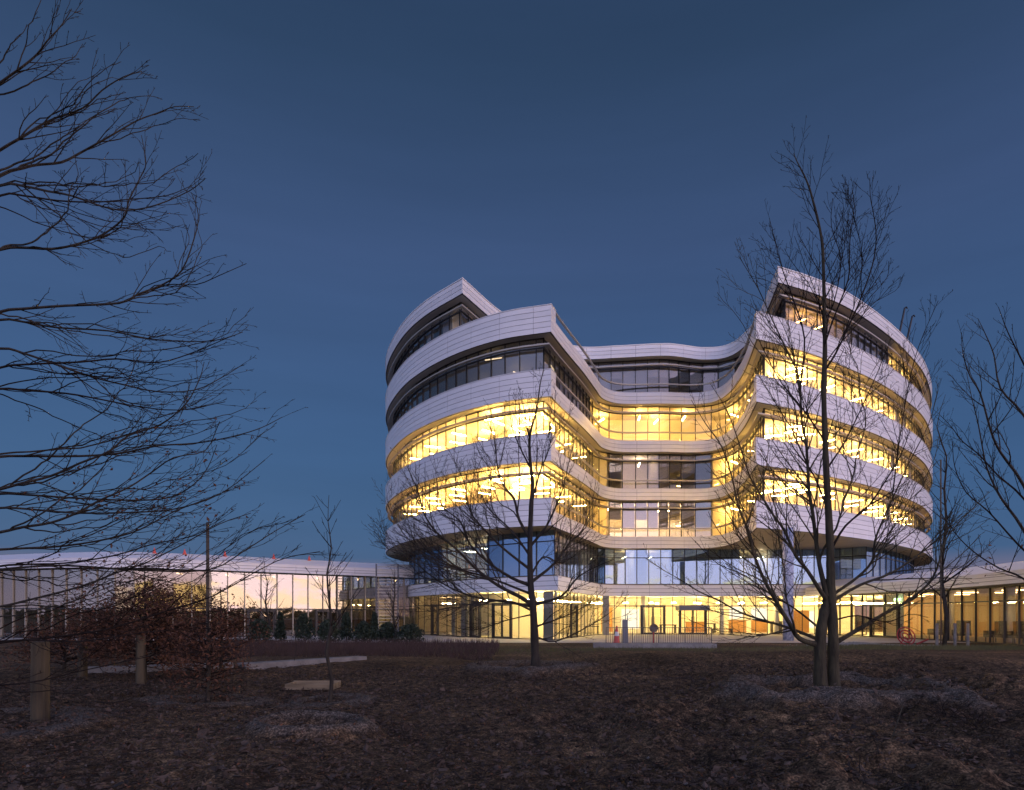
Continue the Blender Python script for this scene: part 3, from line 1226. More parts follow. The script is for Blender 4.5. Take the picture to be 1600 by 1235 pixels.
# low orange interior wall behind the west glass
m2 = MB()
sweep(m2, WEST, -1.8, -1.95, 0.04, 1.25, len(WEST.p) // 2, len(WEST.p) - 2)
m2.build('interior_screen', 'orange_panel', wing_w)
i = min(range(len(EAST.p)), key=lambda i: abs(proj(EAST.p[i]) - 1382))
p, t = EAST.p[i], EAST.tan(i)
door(p.x, p.y, math.atan2(t.y, t.x), 3.0, 2.3, 2, wing_e)
nn = EAST.n[i]
m2 = MB()
c = p - nn * 0.9
m2.obox(c, t, nn, 0.7, 0.06, 2.62, 2.84)
m2.build('exit_light', 'lamp_green', wing_e)
m2 = MB()
m2.obox(p - nn * 1.2 - t * 0.9, t, nn, 2.2, 0.08, 0.03, 3.15)
m2.build('lobby_partition', 'white_paint', wing_e)
for x in (1432, 1520):
    i = min(range(len(EAST.p)), key=lambda i: abs(proj(EAST.p[i]) - x))
    p = EAST.p[i] - EAST.n[i] * 2.2
    m2 = MB()
    m2.lathe((p.x, p.y, 0.03), [(0.25, 0), (0.25, 3.18)], 16)
    m2.build('column', 'white_panel', wing_e, smooth=True)


# lounge chairs inside the east wing
def lounge_chair(x, y, rot, label):
    r = thing('lounge_chair', label, 'armchair', (x, y, 0.03), 'dark armchairs behind the glass of the restaurant wing')
    M = Matrix.Translation((x, y, 0.03)) @ Matrix.Rotation(rot, 4, 'Z')
    def part(name, boxes, mat):
        m = MB()
        for bx in boxes:
            m.box(*bx)
        m.v = [tuple(M @ Vector(v)) for v in m.v]
        m.build(name, mat, r)
    part('seat', [(-0.35, -0.35, 0.3, 0.35, 0.35, 0.46)], 'furniture')
    part('backrest', [(-0.38, 0.28, 0.462, 0.38, 0.42, 1.25)], 'furniture')
    for s in (-1, 1):
        part('armrest', [(min(s * 0.36, s * 0.45), -0.33, 0.3, max(s * 0.36, s * 0.45), 0.27, 0.68)], 'furniture')
    for sx in (-0.3, 0.3):
        for sy in (-0.3, 0.3):
            part('leg', [(sx - 0.025, sy - 0.025, 0, sx + 0.025, sy + 0.025, 0.298)], 'grey_metal')


for x, dd, lab in ((1443, 1.0, 'dark high-backed armchair behind glass between the door and the staked tree'), (1478, 1.1, 'dark high-backed armchair behind glass just behind the staked tree'),
                   (1524, 1.0, 'dark high-backed armchair behind glass right of the pale stakes'), (1545, 1.2, 'dark high-backed armchair behind glass nearest the photo edge')):
    i = min(range(len(EAST.p)), key=lambda i: abs(proj(EAST.p[i]) - x))
    p = EAST.p[i] - EAST.n[i] * dd
    lounge_chair(p.x, p.y, rng.uniform(-0.4, 0.4) - 1.2, lab)

# louvred screen between the west wing and the tower
ls = thing('louvre_screen', 'tall screen of thin horizontal slats between the low wing and the tower', 'screen', (-10.2, 51.5, 0))
for (a, b_) in ((588, 0), (622, 0)):
    p = px(a, 995, 50.5)
    m2 = MB()
    m2.box(p.x - 0.05, p.y - 0.05, 0, p.x + 0.05, p.y + 0.05, 5.6)
    m2.build('post', 'grey_metal', ls)
x0, x1 = px(589, 990, 50.5).x, px(621, 990, 50.5).x
sl = MB()
sl.box(x0, 50.42, 0, x1, 50.5, 0.05)
sm = sl.mesh('slat', 'alu')
for i in range(21):
    o = link('slat', sm, ls)
    o.location = (0, 0, 0.35 + i * 0.25)

# red markers on the roof edge of the west wing
mk = MB()
mk.lathe((0, 0, 0), [(0.17, 0), (0.17, 0.03), (0.13, 0.031), (0.02, 0.42)], 8)
mk_me = mk.mesh('roof_marker', 'red_flag')
for x, lab in ((240, 'small red cone on the white roof edge, leftmost of the row'), (284, 'small red cone on the roof edge just left of the tall stake'), (354, 'small red cone on the roof edge just right of the tall stake'),
               (425, 'small red cone on the roof edge above the small bare tree by the glass'), (484, 'small red cone on the roof edge left of the thin sapling top')):
    i = min(range(len(WEST.p)), key=lambda i: abs(proj(WEST.off(-0.9)[i]) - x))
    p = WEST.off(-0.9)[i]
    o = link('roof_marker', mk_me)
    o.location = (p.x, p.y, 6.02)
    tag(o, lab, 'marker cone', 'red cones along the wing roof')

# ------------------------------------------------------------------ paving, kerbs, rails
m2 = MB()
m2.box(-14, 38.2, -0.2, 40, 62, 0.012)
o = m2.build('forecourt', 'paving')
tag(o, kind='structure')
m2 = MB()
m2.box(-60, 42.0, -0.2, -14.004, 66, 0.008)
tag(m2.build('terrace_paving', 'paving'), kind='structure')


def slab_between(a, b, w, h, name, label, cat, mat, sink=0.1):
    a, b = Vector(a), Vector(b)
    t = (b - a).normalized()
    m = MB()
    m.obox((a + b) / 2, t, Vector((t.y, -t.x)), (b - a).length, w, gz(*((a + b) / 2)) - sink, gz(*((a + b) / 2)) + h)
    o = m.build(name, mat)
    bv = o.modifiers.new('bevel', 'BEVEL')
    bv.width = 0.015
    bv.segments = 2
    tag(o, label, cat)
    return o


slab_between((-7.9, 19.0), (-5.15, 22.4), 0.5, 0.15, 'concrete_kerb', 'long pale concrete kerb slab lying beside the leafy brown shrub', 'kerb', 'concrete')
slab_between((-11.3, 17.3), (-8.1, 18.9), 0.4, 0.16, 'concrete_kerb', 'pale concrete kerb slab behind the timber posts and brown shrub', 'kerb', 'concrete')
slab_between((4.05, 32.4), (10.0, 32.0), 0.6, 0.22, 'concrete_kerb', 'long low concrete edge under the railing facing the lobby doors', 'kerb', 'concrete')

# timber plank frame lying by the sapling
pf = thing('plank_tray', 'shallow wooden plank tray lying on the mulch beside the thin sapling', 'planks', (-4.4, 15.1, 0))
za = gz(-4.4, 15.1) + 0.04
for (yy, hh) in ((14.75, 0.13), (15.35, 0.15)):
    m2 = MB()
    m2.box(-5.15, yy, za, -4.05, yy + 0.05, za + hh)
    m2.build('plank', 'timber_pale', pf)
for xx in (-5.15, -4.1):
    m2 = MB()
    m2.box(xx, 14.802, za, xx + 0.05, 15.348, za + 0.13)
    m2.build('plank', 'timber_pale', pf)

# railing in front of the lobby
rl = thing('railing', 'thin metal railing standing on the forecourt in front of the lobby doors', 'railing', (7.6, 34.5, 0))
xa, xb, yr = 5.0, 10.6, 34.6
n = 12
pm = MB()
pm.box(-0.02, -0.02, 0.0, 0.02, 0.02, 0.98)
pme = pm.mesh('post', 'grey_metal')
for i in range(5):
    o = link('post', pme, rl)
    o.location = (xa + (xb - xa) * i / 4, yr, 0.0)
for z in (0.94, 0.12):
    m2 = MB()
    m2.box(xa - 0.02, yr - 0.025, z, xb + 0.02, yr + 0.025, z + 0.035)
    m2.build('rail', 'grey_metal', rl)
bm_ = MB()
bm_.box(-0.008, -0.008, 0.156, 0.008, 0.008, 0.938)
bme = bm_.mesh('baluster', 'grey_metal')
for i in range(1, 48):
    if i % 12:
        o = link('baluster', bme, rl)
        o.location = (xa + (xb - xa) * i / 48, yr, 0.0)

# dark slim pillar, sign and cone near the lobby
tp = thing('information_pillar', 'slim dark upright pillar on the forecourt left of the lobby doors', 'pillar', (6.5, 37.5, 0))
m2 = MB()
m2.box(6.36, 37.4, 0.01, 6.66, 37.6, 1.35)
m2.build('body', 'grey_column', tp)
m2 = MB()
m2.box(6.62, 37.45, 1.352, 6.665, 37.5, 1.6)
m2.build('mast', 'grey_column', tp)
sg = thing('round_sign', 'round pale sign on a short red post before the lobby doors', 'sign', (8.1, 37.2, 0))
m2 = MB()
m2.tube([Vector((8.1, 37.2, 0.01)), Vector((8.1, 37.2, 0.66))], [0.05, 0.04], 8)
m2.build('post', 'red_paint', sg)
m2 = MB()
m2.tube([Vector((8.1, 37.17, 0.88)), Vector((8.1, 37.21, 0.88))], [0.25, 0.25], 20)
m2.build('disc', 'stone', sg)
cn_ = thing('traffic_cone', 'tall red and white cone on the forecourt left of the dark pillar', 'cone', (6.0, 37.3, 0))
m2 = MB()
m2.lathe((6.0, 37.3, 0.01), [(0.24, 0), (0.24, 0.04), (0.19, 0.041), (0.14, 0.42)], 12)
m2.build('base', 'red_flag', cn_)
m2 = MB()
m2.lathe((6.0, 37.3, 0.01), [(0.139, 0.421), (0.10, 0.66)], 12)
m2.build('band', 'white_paint', cn_)
m2 = MB()
m2.lathe((6.0, 37.3, 0.01), [(0.099, 0.661), (0.05, 1.0)], 12)
m2.build('tip', 'red_flag', cn_)

# red hose reel and pipe by the east wing
hr = thing('hose_reel', 'dark red coil reel standing on edge on pale gravel by the glass wing', 'hose reel', (21.0, 35.0, 0))
c0 = Vector((20.95, 34.6, 0.5))
for rr in (0.46, 0.31, 0.16):
    m2 = MB()
    pts = [c0 + Vector((math.cos(a) * rr, 0.15 * math.sin(a * 1.0), math.sin(a) * rr)) for a in [2 * math.pi * i / 28 for i in range(29)]]
    m2.tube(pts, [0.036] * 29, 6, False)
    m2.build('coil', 'red_paint', hr, smooth=True)
m2 = MB()
m2.tube([Vector((20.7, 34.7, 0.03)), Vector((20.95, 34.7, 0.5)), Vector((21.25, 34.7, 0.03))], [0.03] * 3, 6)
m2.build('stand', 'red_paint', hr)
m2 = MB()
m2.tube([Vector((21.35, 34.3, 0.1)), Vector((22.3, 34.9, 0.32))], [0.05, 0.05], 8)
tag(m2.build('red_pipe', 'red_paint'), 'dark red pipe lying aslant beside the coil reel', 'pipe')


# ------------------------------------------------------------------ trees
def tree_tube(mb, pts, r0, r1, sides, tp=0.62):
    n = len(pts)
    mb.tube(pts, [r0 + (r1 - r0) * (i / (n - 1)) ** tp for i in range(n)], sides, False)


def smooth_path(pts, n=4):
    P = [pts[0] * 2 - pts[1]] + list(pts) + [pts[-1] * 2 - pts[-2]]
    out = []
    for i in range(1, len(P) - 2):
        a, b, c, d = P[i - 1], P[i], P[i + 1], P[i + 2]
        for k in range(n):
            t = k / n
            out.append(0.5 * ((2 * b) + (c - a) * t + (2 * a - 5 * b + 4 * c - d) * t * t + (3 * b - a - 3 * c + d) * t ** 3))
    out.append(P[-2].copy())
    return out


class Style:
    def __init__(s, **k):
        s.dens = (3.2, 4.5, 5.0)      # children per metre by level
        s.ang = (45, 50, 55)
        s.frac = (0.34, 0.42, 0.4)
        s.minl = (0.35, 0.14, 0.05)
        s.maxl = (1.9, 0.75, 0.2)
        s.up = 0.35
        s.curl = 0.25
        s.wob = 0.16
        s.rmin = 0.0035
        s.levels = 3
        s.t0 = 0.18
        s.flat = 0.0
        s.thick = 1.2
        s.shoots = True
        s.taper = 0.62
        s.forks = (0, 0)
        s.fang = (16, 34)
        s.__dict__.update(k)


def grow(mb, pts, r0, r1, lev, st, rg, leaves=None):
    L = sum((b - a).length for a, b in zip(pts, pts[1:]))
    tree_tube(mb, pts, r0, r1, 8 if r0 > 0.05 else (5 if r0 > 0.014 else 3), st.taper)
    if lev >= st.levels:
        if leaves is not None and rg.random() < leaves[1]:
            leaves[0].append(pts[-1])
        return
    n = int(L * st.dens[lev] * rg.uniform(0.85, 1.15)) + (1 if lev else 0)
    m = len(pts) - 1
    side = rg.random() < 0.5
    for c in range(n):
        t = st.t0 + (1 - st.t0) * (c + rg.random()) / max(1, n)
        t = min(t, 0.99)
        f = t * m
        i = min(int(f), m - 1)
        p = pts[i].lerp(pts[i + 1], f - i)
        d = (pts[i + 1] - pts[i]).normalized()
        side = not side
        perp = d.orthogonal().normalized()
        az = rg.uniform(0, 6.283)
        if st.flat and rg.random() < st.flat:
            h = d.cross(Vector((0, 0, 1)))
            if h.length > 0.2:
                perp = h.normalized() * (1 if side else -1)
                az = rg.uniform(-0.5, 0.5)
        perp = Matrix.Rotation(az, 3, d) @ perp
        an = R(st.ang[lev] * rg.uniform(0.6, 1.2))
        dr = (d * math.cos(an) + perp * math.sin(an))
        dr.z += st.up * rg.uniform(0.2, 1.0)
        dr.normalize()
        ln = L * st.frac[lev] * rg.uniform(0.5, 1.2) * (1.12 - 0.9 * t)
        ln = max(st.minl[lev] * (1.12 - t), min(st.maxl[lev] * rg.uniform(0.7, 1.1), ln))
        k = 6 if lev == 0 else (4 if lev == 1 else 3)
        q = [p]
        dd = dr.copy()
        for s_ in range(k):
            dd = dd + Vector((rg.uniform(-1, 1), rg.uniform(-1, 1), rg.uniform(-1, 1))) * st.wob + Vector((0, 0, 1)) * (st.curl * st.up / k) + d * 0.06
            dd.normalize()
            q.append(q[-1] + dd * (ln / k))
        rp = r0 + (r1 - r0) * t ** 0.8
        cr = max(st.rmin, min(rp * 0.62, 0.004 + ln * 0.0085))
        grow(mb, q, cr, max(st.rmin * 0.8, cr * 0.35), lev + 1, st, rg, leaves)


def fork_path(pts, t0, ang, length, rg):
    """a branch that leaves pts at fraction t0 and runs on beside it"""
    m = len(pts) - 1
    i = min(int(t0 * m), m - 2)
    d0 = (pts[i + 1] - pts[i]).normalized()
    ax = Matrix.Rotation(rg.uniform(0, 6.283), 3, d0) @ d0.orthogonal().normalized()
    q = [pts[i].copy()]
    n = m - i
    for k in range(n):
        v = (pts[i + k + 1] - pts[i + k]) * length
        a = ang * (1 - 0.75 * k / n)
        v = Matrix.Rotation(a, 3, ax) @ v
        v += Vector((rg.gauss(0, 1), rg.gauss(0, 1), rg.gauss(0, 1))) * v.length * 0.12
        q.append(q[-1] + v)
    return q


def unproj_path(pix, Y0, Y1, rg, amp=0.25):
    n = len(pix)
    out = []
    for i, (x, y) in enumerate(pix):
        t = i / (n - 1)
        Y = Y0 + (Y1 - Y0) * t + rg.uniform(-amp, amp) * t
        out.append(px(x, y, Y))
    return out


def leaf_faces(mb, pts, rg, size, nper=1, spread=0.05):
    for p in pts:
        for _ in range(nper):
            c = p + Vector((rg.gauss(0, spread), rg.gauss(0, spread), rg.gauss(0, spread)))
            a = Vector((rg.gauss(0, 1), rg.gauss(0, 1), rg.gauss(0, 1))).normalized()
            b = a.orthogonal().normalized()
            b = Matrix.Rotation(rg.uniform(0, 6.28), 3, a) @ b
            w = a.cross(b)
            s = size * rg.uniform(0.6, 1.2)
            tip, base = c + b * s, c - b * s
            l, r_ = c + w * s * 0.5 + a * s * 0.25, c - w * s * 0.5 + a * s * 0.25
            n = len(mb.v)
            mb.v += [tuple(base), tuple(l), tuple(tip), tuple(r_)]
            mb.f += [(n, n + 1, n + 2), (n, n + 2, n + 3)]


def traced_tree(name, label, base, Y0, trunks, limbs, st, seed, mat, leaf_limbs=(), cat='bare tree'):
    rg = random.Random(seed)
    tr = thing(name, label, cat, base)
    for pix, r0, r1 in trunks:
        pts = smooth_path([px(x, y, Y0 + dy) for x, y, dy in pix], 4)
        pts[0].z = min(pts[0].z, gz(pts[0].x, pts[0].y)) - 0.12
        mb = MB()
        n = len(pts)
        rad = [max(0.006, r0 + (r1 - r0) * (i / (n - 1)) ** 0.62) for i in range(n)]
        rad = [q_ * (1 + 0.10 * math.sin(i * 1.7 + seed) * rg.random()) for i, q_ in enumerate(rad)]
        rad[0] *= 1.45
        rad[1] *= 1.18
        rad[2] *= 1.05
        mb.tube(pts, rad, 12, False)
        mb.build('trunk', mat, tr, smooth=True)
        if not st.shoots:
            continue
        # shoots from the upper part of the trunk
        up = pts[len(pts) // 2:]
        mb = MB()
        st2 = Style(**dict(st.__dict__, t0=0.1))
        grow(mb, up, rad[len(pts) // 2] * 0.6, 0.006, 0, st2, rg)
        mb.build('twigs', 'twig', tr)
    for li_, (pix, Y1, r0) in enumerate(limbs):
        pts = smooth_path(unproj_path(pix, Y0, Y1, rg), 3)
        mb = MB()
        lv = ([], 0.5) if li_ in leaf_limbs else None
        grow(mb, pts, r0 * st.thick, 0.005, 0, st, rg, lv)
        nf = rg.randint(*st.forks)
        for f in range(nf):
            t = rg.uniform(0.12, 0.62)
            fp = fork_path(pts, t, R(rg.uniform(*st.fang)), rg.uniform(0.65, 1.0), rg)
            grow(mb, fp, (r0 * st.thick) * (1 - t ** st.taper) * 0.6 + 0.003, 0.004, 0, st, rg, lv)
        o = mb.build('limb', 'twig' if r0 < 0.03 else mat, tr)
        if lv:
            mb = MB()
            leaf_faces(mb, lv[0], rg, 0.032, 1, 0.02)
            mb.build('dry_leaves', 'leaf_brown', o)
    return tr


# --- twin-stemmed tree in front of the east half
st_r = Style(forks=(1, 2), dens=(4.6, 5.4, 4.5), maxl=(1.9, 0.85, 0.18), frac=(0.42, 0.45, 0.4), up=0.32)
traced_tree('bare_tree', 'large bare twin-stemmed tree on a soil mound before the tower, with olive bark', (6.15, 12.7, 0), 12.7,
    [([(1283, 1091, 0), (1281, 1040, 0), (1282, 1000, 0), (1285, 970, 0), (1292, 940, 0.05), (1296, 905, 0.05)], 0.138, 0.08),
     ([(1303, 1091, 0.05), (1302, 1040, 0.05), (1302, 1000, 0), (1300, 950, 0), (1298, 906, 0), (1297, 853, 0), (1294, 792, 0), (1291, 735, 0), (1289, 678, 0), (1287, 606, 0),
       (1289, 552, 0), (1288, 495, 0), (1287, 438, 0), (1284, 375, 0), (1270, 313, 0.1), (1260, 282, 0.1), (1246, 254, 0.1), (1240, 240, 0.1)], 0.132, 0.006)],
    [([(1290, 935), (1280, 921), (1261, 891), (1243, 868), (1226, 830), (1207, 803), (1186, 769), (1171, 743), (1154, 690), (1135, 640), (1110, 600)], 12.0, 0.042),
     ([(1292, 932), (1284, 899), (1278, 868), (1270, 803), (1264, 765), (1260, 697), (1253, 660), (1248, 590), (1228, 545), (1202, 490), (1184, 450), (1154, 400)], 13.4, 0.05),
     ([(1250, 610), (1257, 530), (1240, 470), (1222, 420), (1213, 385), (1202, 341)], 13.2, 0.018),
     ([(1278, 1008), (1249, 998), (1234, 975), (1215, 944), (1192, 902), (1179, 868), (1169, 830), (1154, 792), (1143, 743), (1127, 697), (1103, 663), (1080, 625)], 11.6, 0.05),
     ([(1280, 1000), (1250, 988), (1222, 978), (1184, 967), (1154, 956), (1124, 939), (1089, 923), (1063, 906), (1040, 893), (1008, 872)], 13.8, 0.034),
     ([(1308, 1003), (1344, 982), (1382, 959), (1420, 938), (1451, 912), (1466, 883), (1477, 845), (1500, 815), (1546, 769)], 12.2, 0.045),
     ([(1300, 940), (1344, 914), (1394, 895), (1439, 864), (1470, 838), (1500, 811), (1546, 777)], 13.6, 0.034),
     ([(1300, 930), (1340, 902), (1363, 876), (1367, 845), (1382, 807), (1401, 765), (1424, 716), (1451, 663), (1466, 610)], 11.8, 0.03),
     ([(1298, 860), (1321, 822), (1356, 792), (1382, 754), (1405, 716), (1420, 678), (1428, 640)], 13.4, 0.024),
     ([(1288, 580), (1306, 552), (1329, 503), (1344, 469), (1363, 415), (1369, 373), (1365, 335), (1360, 309), (1359, 278)], 12.2, 0.02),
     ([(1288, 540), (1302, 499), (1325, 438), (1327, 400), (1329, 362), (1335, 324), (1331, 294)], 13.2, 0.018),
     ([(1288, 500), (1302, 476), (1314, 408), (1299, 354), (1301, 310)], 12.6, 0.013),
     ([(1329, 503), (1356, 469), (1386, 434), (1388, 410)], 12.5, 0.009),
     ([(1395, 770), (1405, 690), (1420, 600), (1436, 540), (1466, 470)], 12.0, 0.012),
     ([(1294, 800), (1270, 740), (1240, 700), (1222, 650), (1212, 600)], 13.4, 0.018),
     ([(1291, 735), (1320, 690), (1345, 640), (1372, 580), (1392, 530)], 13.3, 0.018),
     ([(1289, 690), (1255, 640), (1222, 600), (1200, 560), (1180, 520)], 12.0, 0.016),
     ([(1284, 985), (1240, 950), (1205, 930), (1165, 900), (1120, 880), (1080, 840)], 14.0, 0.022),
     ([(1300, 970), (1340, 962), (1385, 972), (1420, 960), (1450, 965)], 12.0, 0.016)],
    st_r, 3, 'bark_olive')

# --- tree in front of the west half
st_c = Style(forks=(2, 3), rmin=0.0045, dens=(4.6, 5.2, 4.2), maxl=(2.3, 1.0, 0.22), frac=(0.46, 0.46, 0.4), up=0.28)
traced_tree('bare_tree', 'bare spreading tree with one straight dark trunk before the tower corner', (0.65, 18.5, 0), 18.5,
    [([(838, 1055, 0), (836, 1014, 0), (833, 952, 0), (829, 911, 0), (828, 849, 0), (830, 791, 0), (832, 754, 0), (828, 717, 0), (828, 680, 0), (838, 643, 0), (844, 601, 0), (850, 575, 0)], 0.155, 0.008)],
    [([(830, 944), (811, 932), (778, 915), (745, 890), (712, 857), (683, 833), (663, 804), (654, 771), (638, 733), (625, 705)], 17.6, 0.06),
     ([(829, 915), (799, 903), (762, 878), (733, 849), (720, 816), (691, 791), (683, 758), (679, 717)], 19.6, 0.05),
     ([(828, 890), (786, 857), (762, 833), (737, 804), (729, 775), (724, 750), (700, 700)], 17.4, 0.04),
     ([(828, 841), (811, 812), (803, 779), (786, 758), (778, 733), (774, 700), (772, 667), (762, 630)], 19.2, 0.045),
     ([(831, 948), (786, 940), (745, 934), (704, 919), (667, 895), (642, 874), (605, 857), (588, 828)], 19.8, 0.04),
     ([(832, 955), (790, 938), (737, 944), (687, 956), (650, 950)], 17.0, 0.03),
     ([(834, 945), (877, 932), (902, 903), (931, 886), (960, 874)], 17.6, 0.045),
     ([(836, 995), (869, 1002), (923, 977), (960, 952), (983, 928)], 19.0, 0.03),
     ([(835, 980), (870, 968), (910, 950), (945, 920)], 17.6, 0.03),
     ([(830, 910), (865, 882), (890, 849), (910, 828), (923, 791), (931, 754)], 19.4, 0.045),
     ([(828, 855), (853, 824), (869, 791), (881, 758), (890, 717), (898, 684)], 17.8, 0.04),
     ([(830, 790), (844, 737), (857, 704), (865, 655), (868, 610)], 19.0, 0.03),
     ([(828, 730), (811, 696), (799, 663), (795, 614)], 18.0, 0.026),
     ([(828, 690), (819, 642), (811, 605)], 18.8, 0.02),
     ([(829, 870), (800, 830), (760, 790), (745, 740), (740, 690)], 18.5, 0.035),
     ([(829, 900), (850, 870), (880, 880), (920, 850), (950, 840)], 18.8, 0.03),
     ([(833, 960), (790, 970), (740, 985), (690, 975)], 18.2, 0.022),
     ([(833, 930), (770, 905), (720, 890), (680, 870), (640, 845), (610, 800), (604, 765)], 18.3, 0.035)],
    st_c, 5, 'bark')

# --- big tree whose trunk stands outside the frame on the left
st_l = Style(forks=(2, 4), fang=(8, 26), taper=0.9, dens=(2.5, 4.2, 5.0), frac=(0.3, 0.4, 0.4), maxl=(0.9, 0.34, 0.08), up=0.0, ang=(30, 46, 55), flat=0.4, wob=0.17, minl=(0.3, 0.12, 0.04), t0=0.25, rmin=0.0036, thick=0.78, shoots=False)
TL = lambda y: (-215, y)
left_limbs = [
    ([(-215, 330), (-80, 190), (0, 130), (36, 104), (58, 85), (74, 64), (96, 40), (112, 14)], 9.0, 0.03),
    ([(-215, 420), (-80, 290), (0, 235), (36, 214), (62, 197), (89, 184), (130, 169), (160, 141), (194, 120), (222, 112)], 9.4, 0.032),
    ([(-215, 450), (-80, 330), (0, 275), (36, 263), (58, 258), (96, 254), (126, 239), (160, 220), (186, 205), (216, 188), (246, 177), (273, 167), (303, 167)], 10.2, 0.036),
    ([(-215, 480), (-80, 330), (0, 290), (36, 291), (74, 299), (111, 306), (160, 323), (198, 329), (243, 321), (295, 299), (320, 280)], 8.8, 0.03),
    ([(-215, 500), (-80, 350), (0, 306), (36, 306), (92, 314), (150, 316), (200, 312), (260, 306), (300, 290)], 10.8, 0.026),
    ([(-215, 560), (-80, 420), (0, 390), (36, 387), (81, 389), (119, 382), (160, 367), (194, 340), (201, 314), (220, 276), (228, 254), (221, 212)], 9.8, 0.034),
    ([(-215, 640), (-80, 520), (0, 488), (36, 483), (104, 478), (186, 474), (216, 460), (254, 445), (284, 423), (303, 374), (310, 336), (299, 301)], 9.2, 0.034),
    ([(186, 474), (254, 446), (306, 445), (344, 430), (385, 412)], 9.6, 0.014),
    ([(-215, 640), (-80, 520), (0, 500), (36, 503), (89, 512), (169, 517), (236, 530), (303, 534), (348, 530), (379, 519)], 10.6, 0.03),
    ([(-215, 700), (-80, 600), (0, 575), (36, 570), (125, 566), (183, 561), (245, 567), (299, 552), (356, 528)], 8.8, 0.028),
    ([(-215, 680), (-80, 560), (0, 545), (36, 552), (94, 572), (147, 590), (192, 601), (245, 612), (303, 610), (343, 592), (379, 570)], 9.8, 0.03),
    ([(-215, 720), (-80, 620), (0, 608), (36, 610), (103, 615), (156, 624), (214, 635), (281, 641), (352, 628)], 9.0, 0.028),
    ([(-215, 790), (-80, 725), (0, 714), (36, 713), (125, 713), (192, 708), (245, 697), (303, 693), (356, 684), (405, 670), (441, 652)], 10.2, 0.034),
    ([(-215, 830), (-80, 785), (0, 765), (36, 755), (80, 744), (125, 724), (170, 706), (201, 681), (250, 664), (290, 632), (312, 592), (319, 566)], 9.4, 0.034),
    ([(-215, 880), (-80, 845), (0, 832), (36, 824), (80, 817), (120, 802), (156, 782), (201, 762), (236, 739), (272, 715), (321, 704), (343, 659)], 8.8, 0.034),
    ([(-215, 830), (-80, 780), (0, 772), (36, 773), (125, 779), (214, 782), (267, 777), (303, 757), (325, 730), (339, 695)], 10.4, 0.03),
    ([(-215, 850), (-80, 800), (0, 794), (36, 795), (125, 802), (227, 800), (285, 793), (348, 770), (414, 719)], 9.4, 0.03),
    ([(-215, 890), (-80, 865), (0, 859), (36, 857), (103, 853), (170, 842), (218, 828), (267, 802), (325, 779), (383, 757)], 10.4, 0.032),
    ([(-215, 930), (-80, 900), (0, 885), (36, 882), (103, 880), (180, 868), (240, 850), (300, 838), (352, 812)], 9.0, 0.026),
    ([(-215, 980), (-80, 960), (0, 948), (36, 940), (125, 917), (183, 895), (227, 880), (285, 851), (343, 819), (392, 802)], 9.6, 0.03),
    ([(-215, 950), (-80, 905), (0, 890), (103, 884), (214, 891), (325, 891), (383, 860), (430, 830), (477, 804)], 10.8, 0.03),
    ([(-215, 1000), (-80, 1010), (40, 1000), (160, 985), (260, 955), (334, 931), (432, 877), (500, 862)], 9.8, 0.028),
    ([(-215, 1010), (-80, 1008), (36, 1000), (120, 1003), (213, 990), (275, 984)], 8.8, 0.024),
    ([(-215, 1040), (-80, 1070), (36, 1068), (120, 1050), (213, 1030), (262, 1020)], 9.2, 0.022)]
traced_tree('bare_tree', 'large bare tree at the left edge whose long sweeping branches reach into the sky', (-9.5, 9.5, 0), 9.5,
    [([(-215, 1125, 0), (-215, 1000, 0), (-213, 800, 0), (-216, 560, 0), (-214, 330, 0), (-212, 120, 0), (-205, -80, 0)], 0.22, 0.05)],
    left_limbs, st_l, 8, 'bark', leaf_limbs=(14, 15, 16, 17, 18, 19))

# --- tree whose trunk stands outside the frame on the right
st_e = Style(dens=(3.2, 4.6, 4.0), maxl=(1.4, 0.6, 0.16), up=0.45)
traced_tree('bare_tree', 'bare tree at the right edge whose limbs lean in from outside the picture', (11.3, 13.6, 0), 13.6,
    [([(1645, 1080, 0), (1643, 950, 0), (1640, 820, 0), (1645, 700, 0), (1640, 560, 0), (1648, 430, 0)], 0.15, 0.03)],
    [([(1642, 860), (1600, 760), (1563, 707), (1548, 673), (1532, 616), (1516, 589), (1505, 555), (1502, 520)], 13.0, 0.035),
     ([(1644, 740), (1600, 650), (1563, 607), (1553, 555), (1539, 521), (1528, 498)], 14.2, 0.03),
     ([(1642, 920), (1600, 830), (1565, 780), (1548, 747), (1539, 720), (1528, 661), (1519, 625), (1510, 582)], 14.4, 0.034),
     ([(1643, 950), (1600, 905), (1561, 888), (1521, 862), (1490, 830), (1478, 800)], 12.8, 0.026),
     ([(1642, 850), (1600, 780), (1559, 743), (1530, 711), (1505, 691), (1487, 668), (1470, 650)], 14.8, 0.024),
     ([(1643, 900), (1590, 850), (1545, 800), (1510, 770), (1492, 730), (1488, 690)], 13.4, 0.024),
     ([(1644, 660), (1600, 570), (1575, 520), (1560, 480)], 13.2, 0.024)],
    st_e, 12, 'bark', leaf_limbs=(3,))


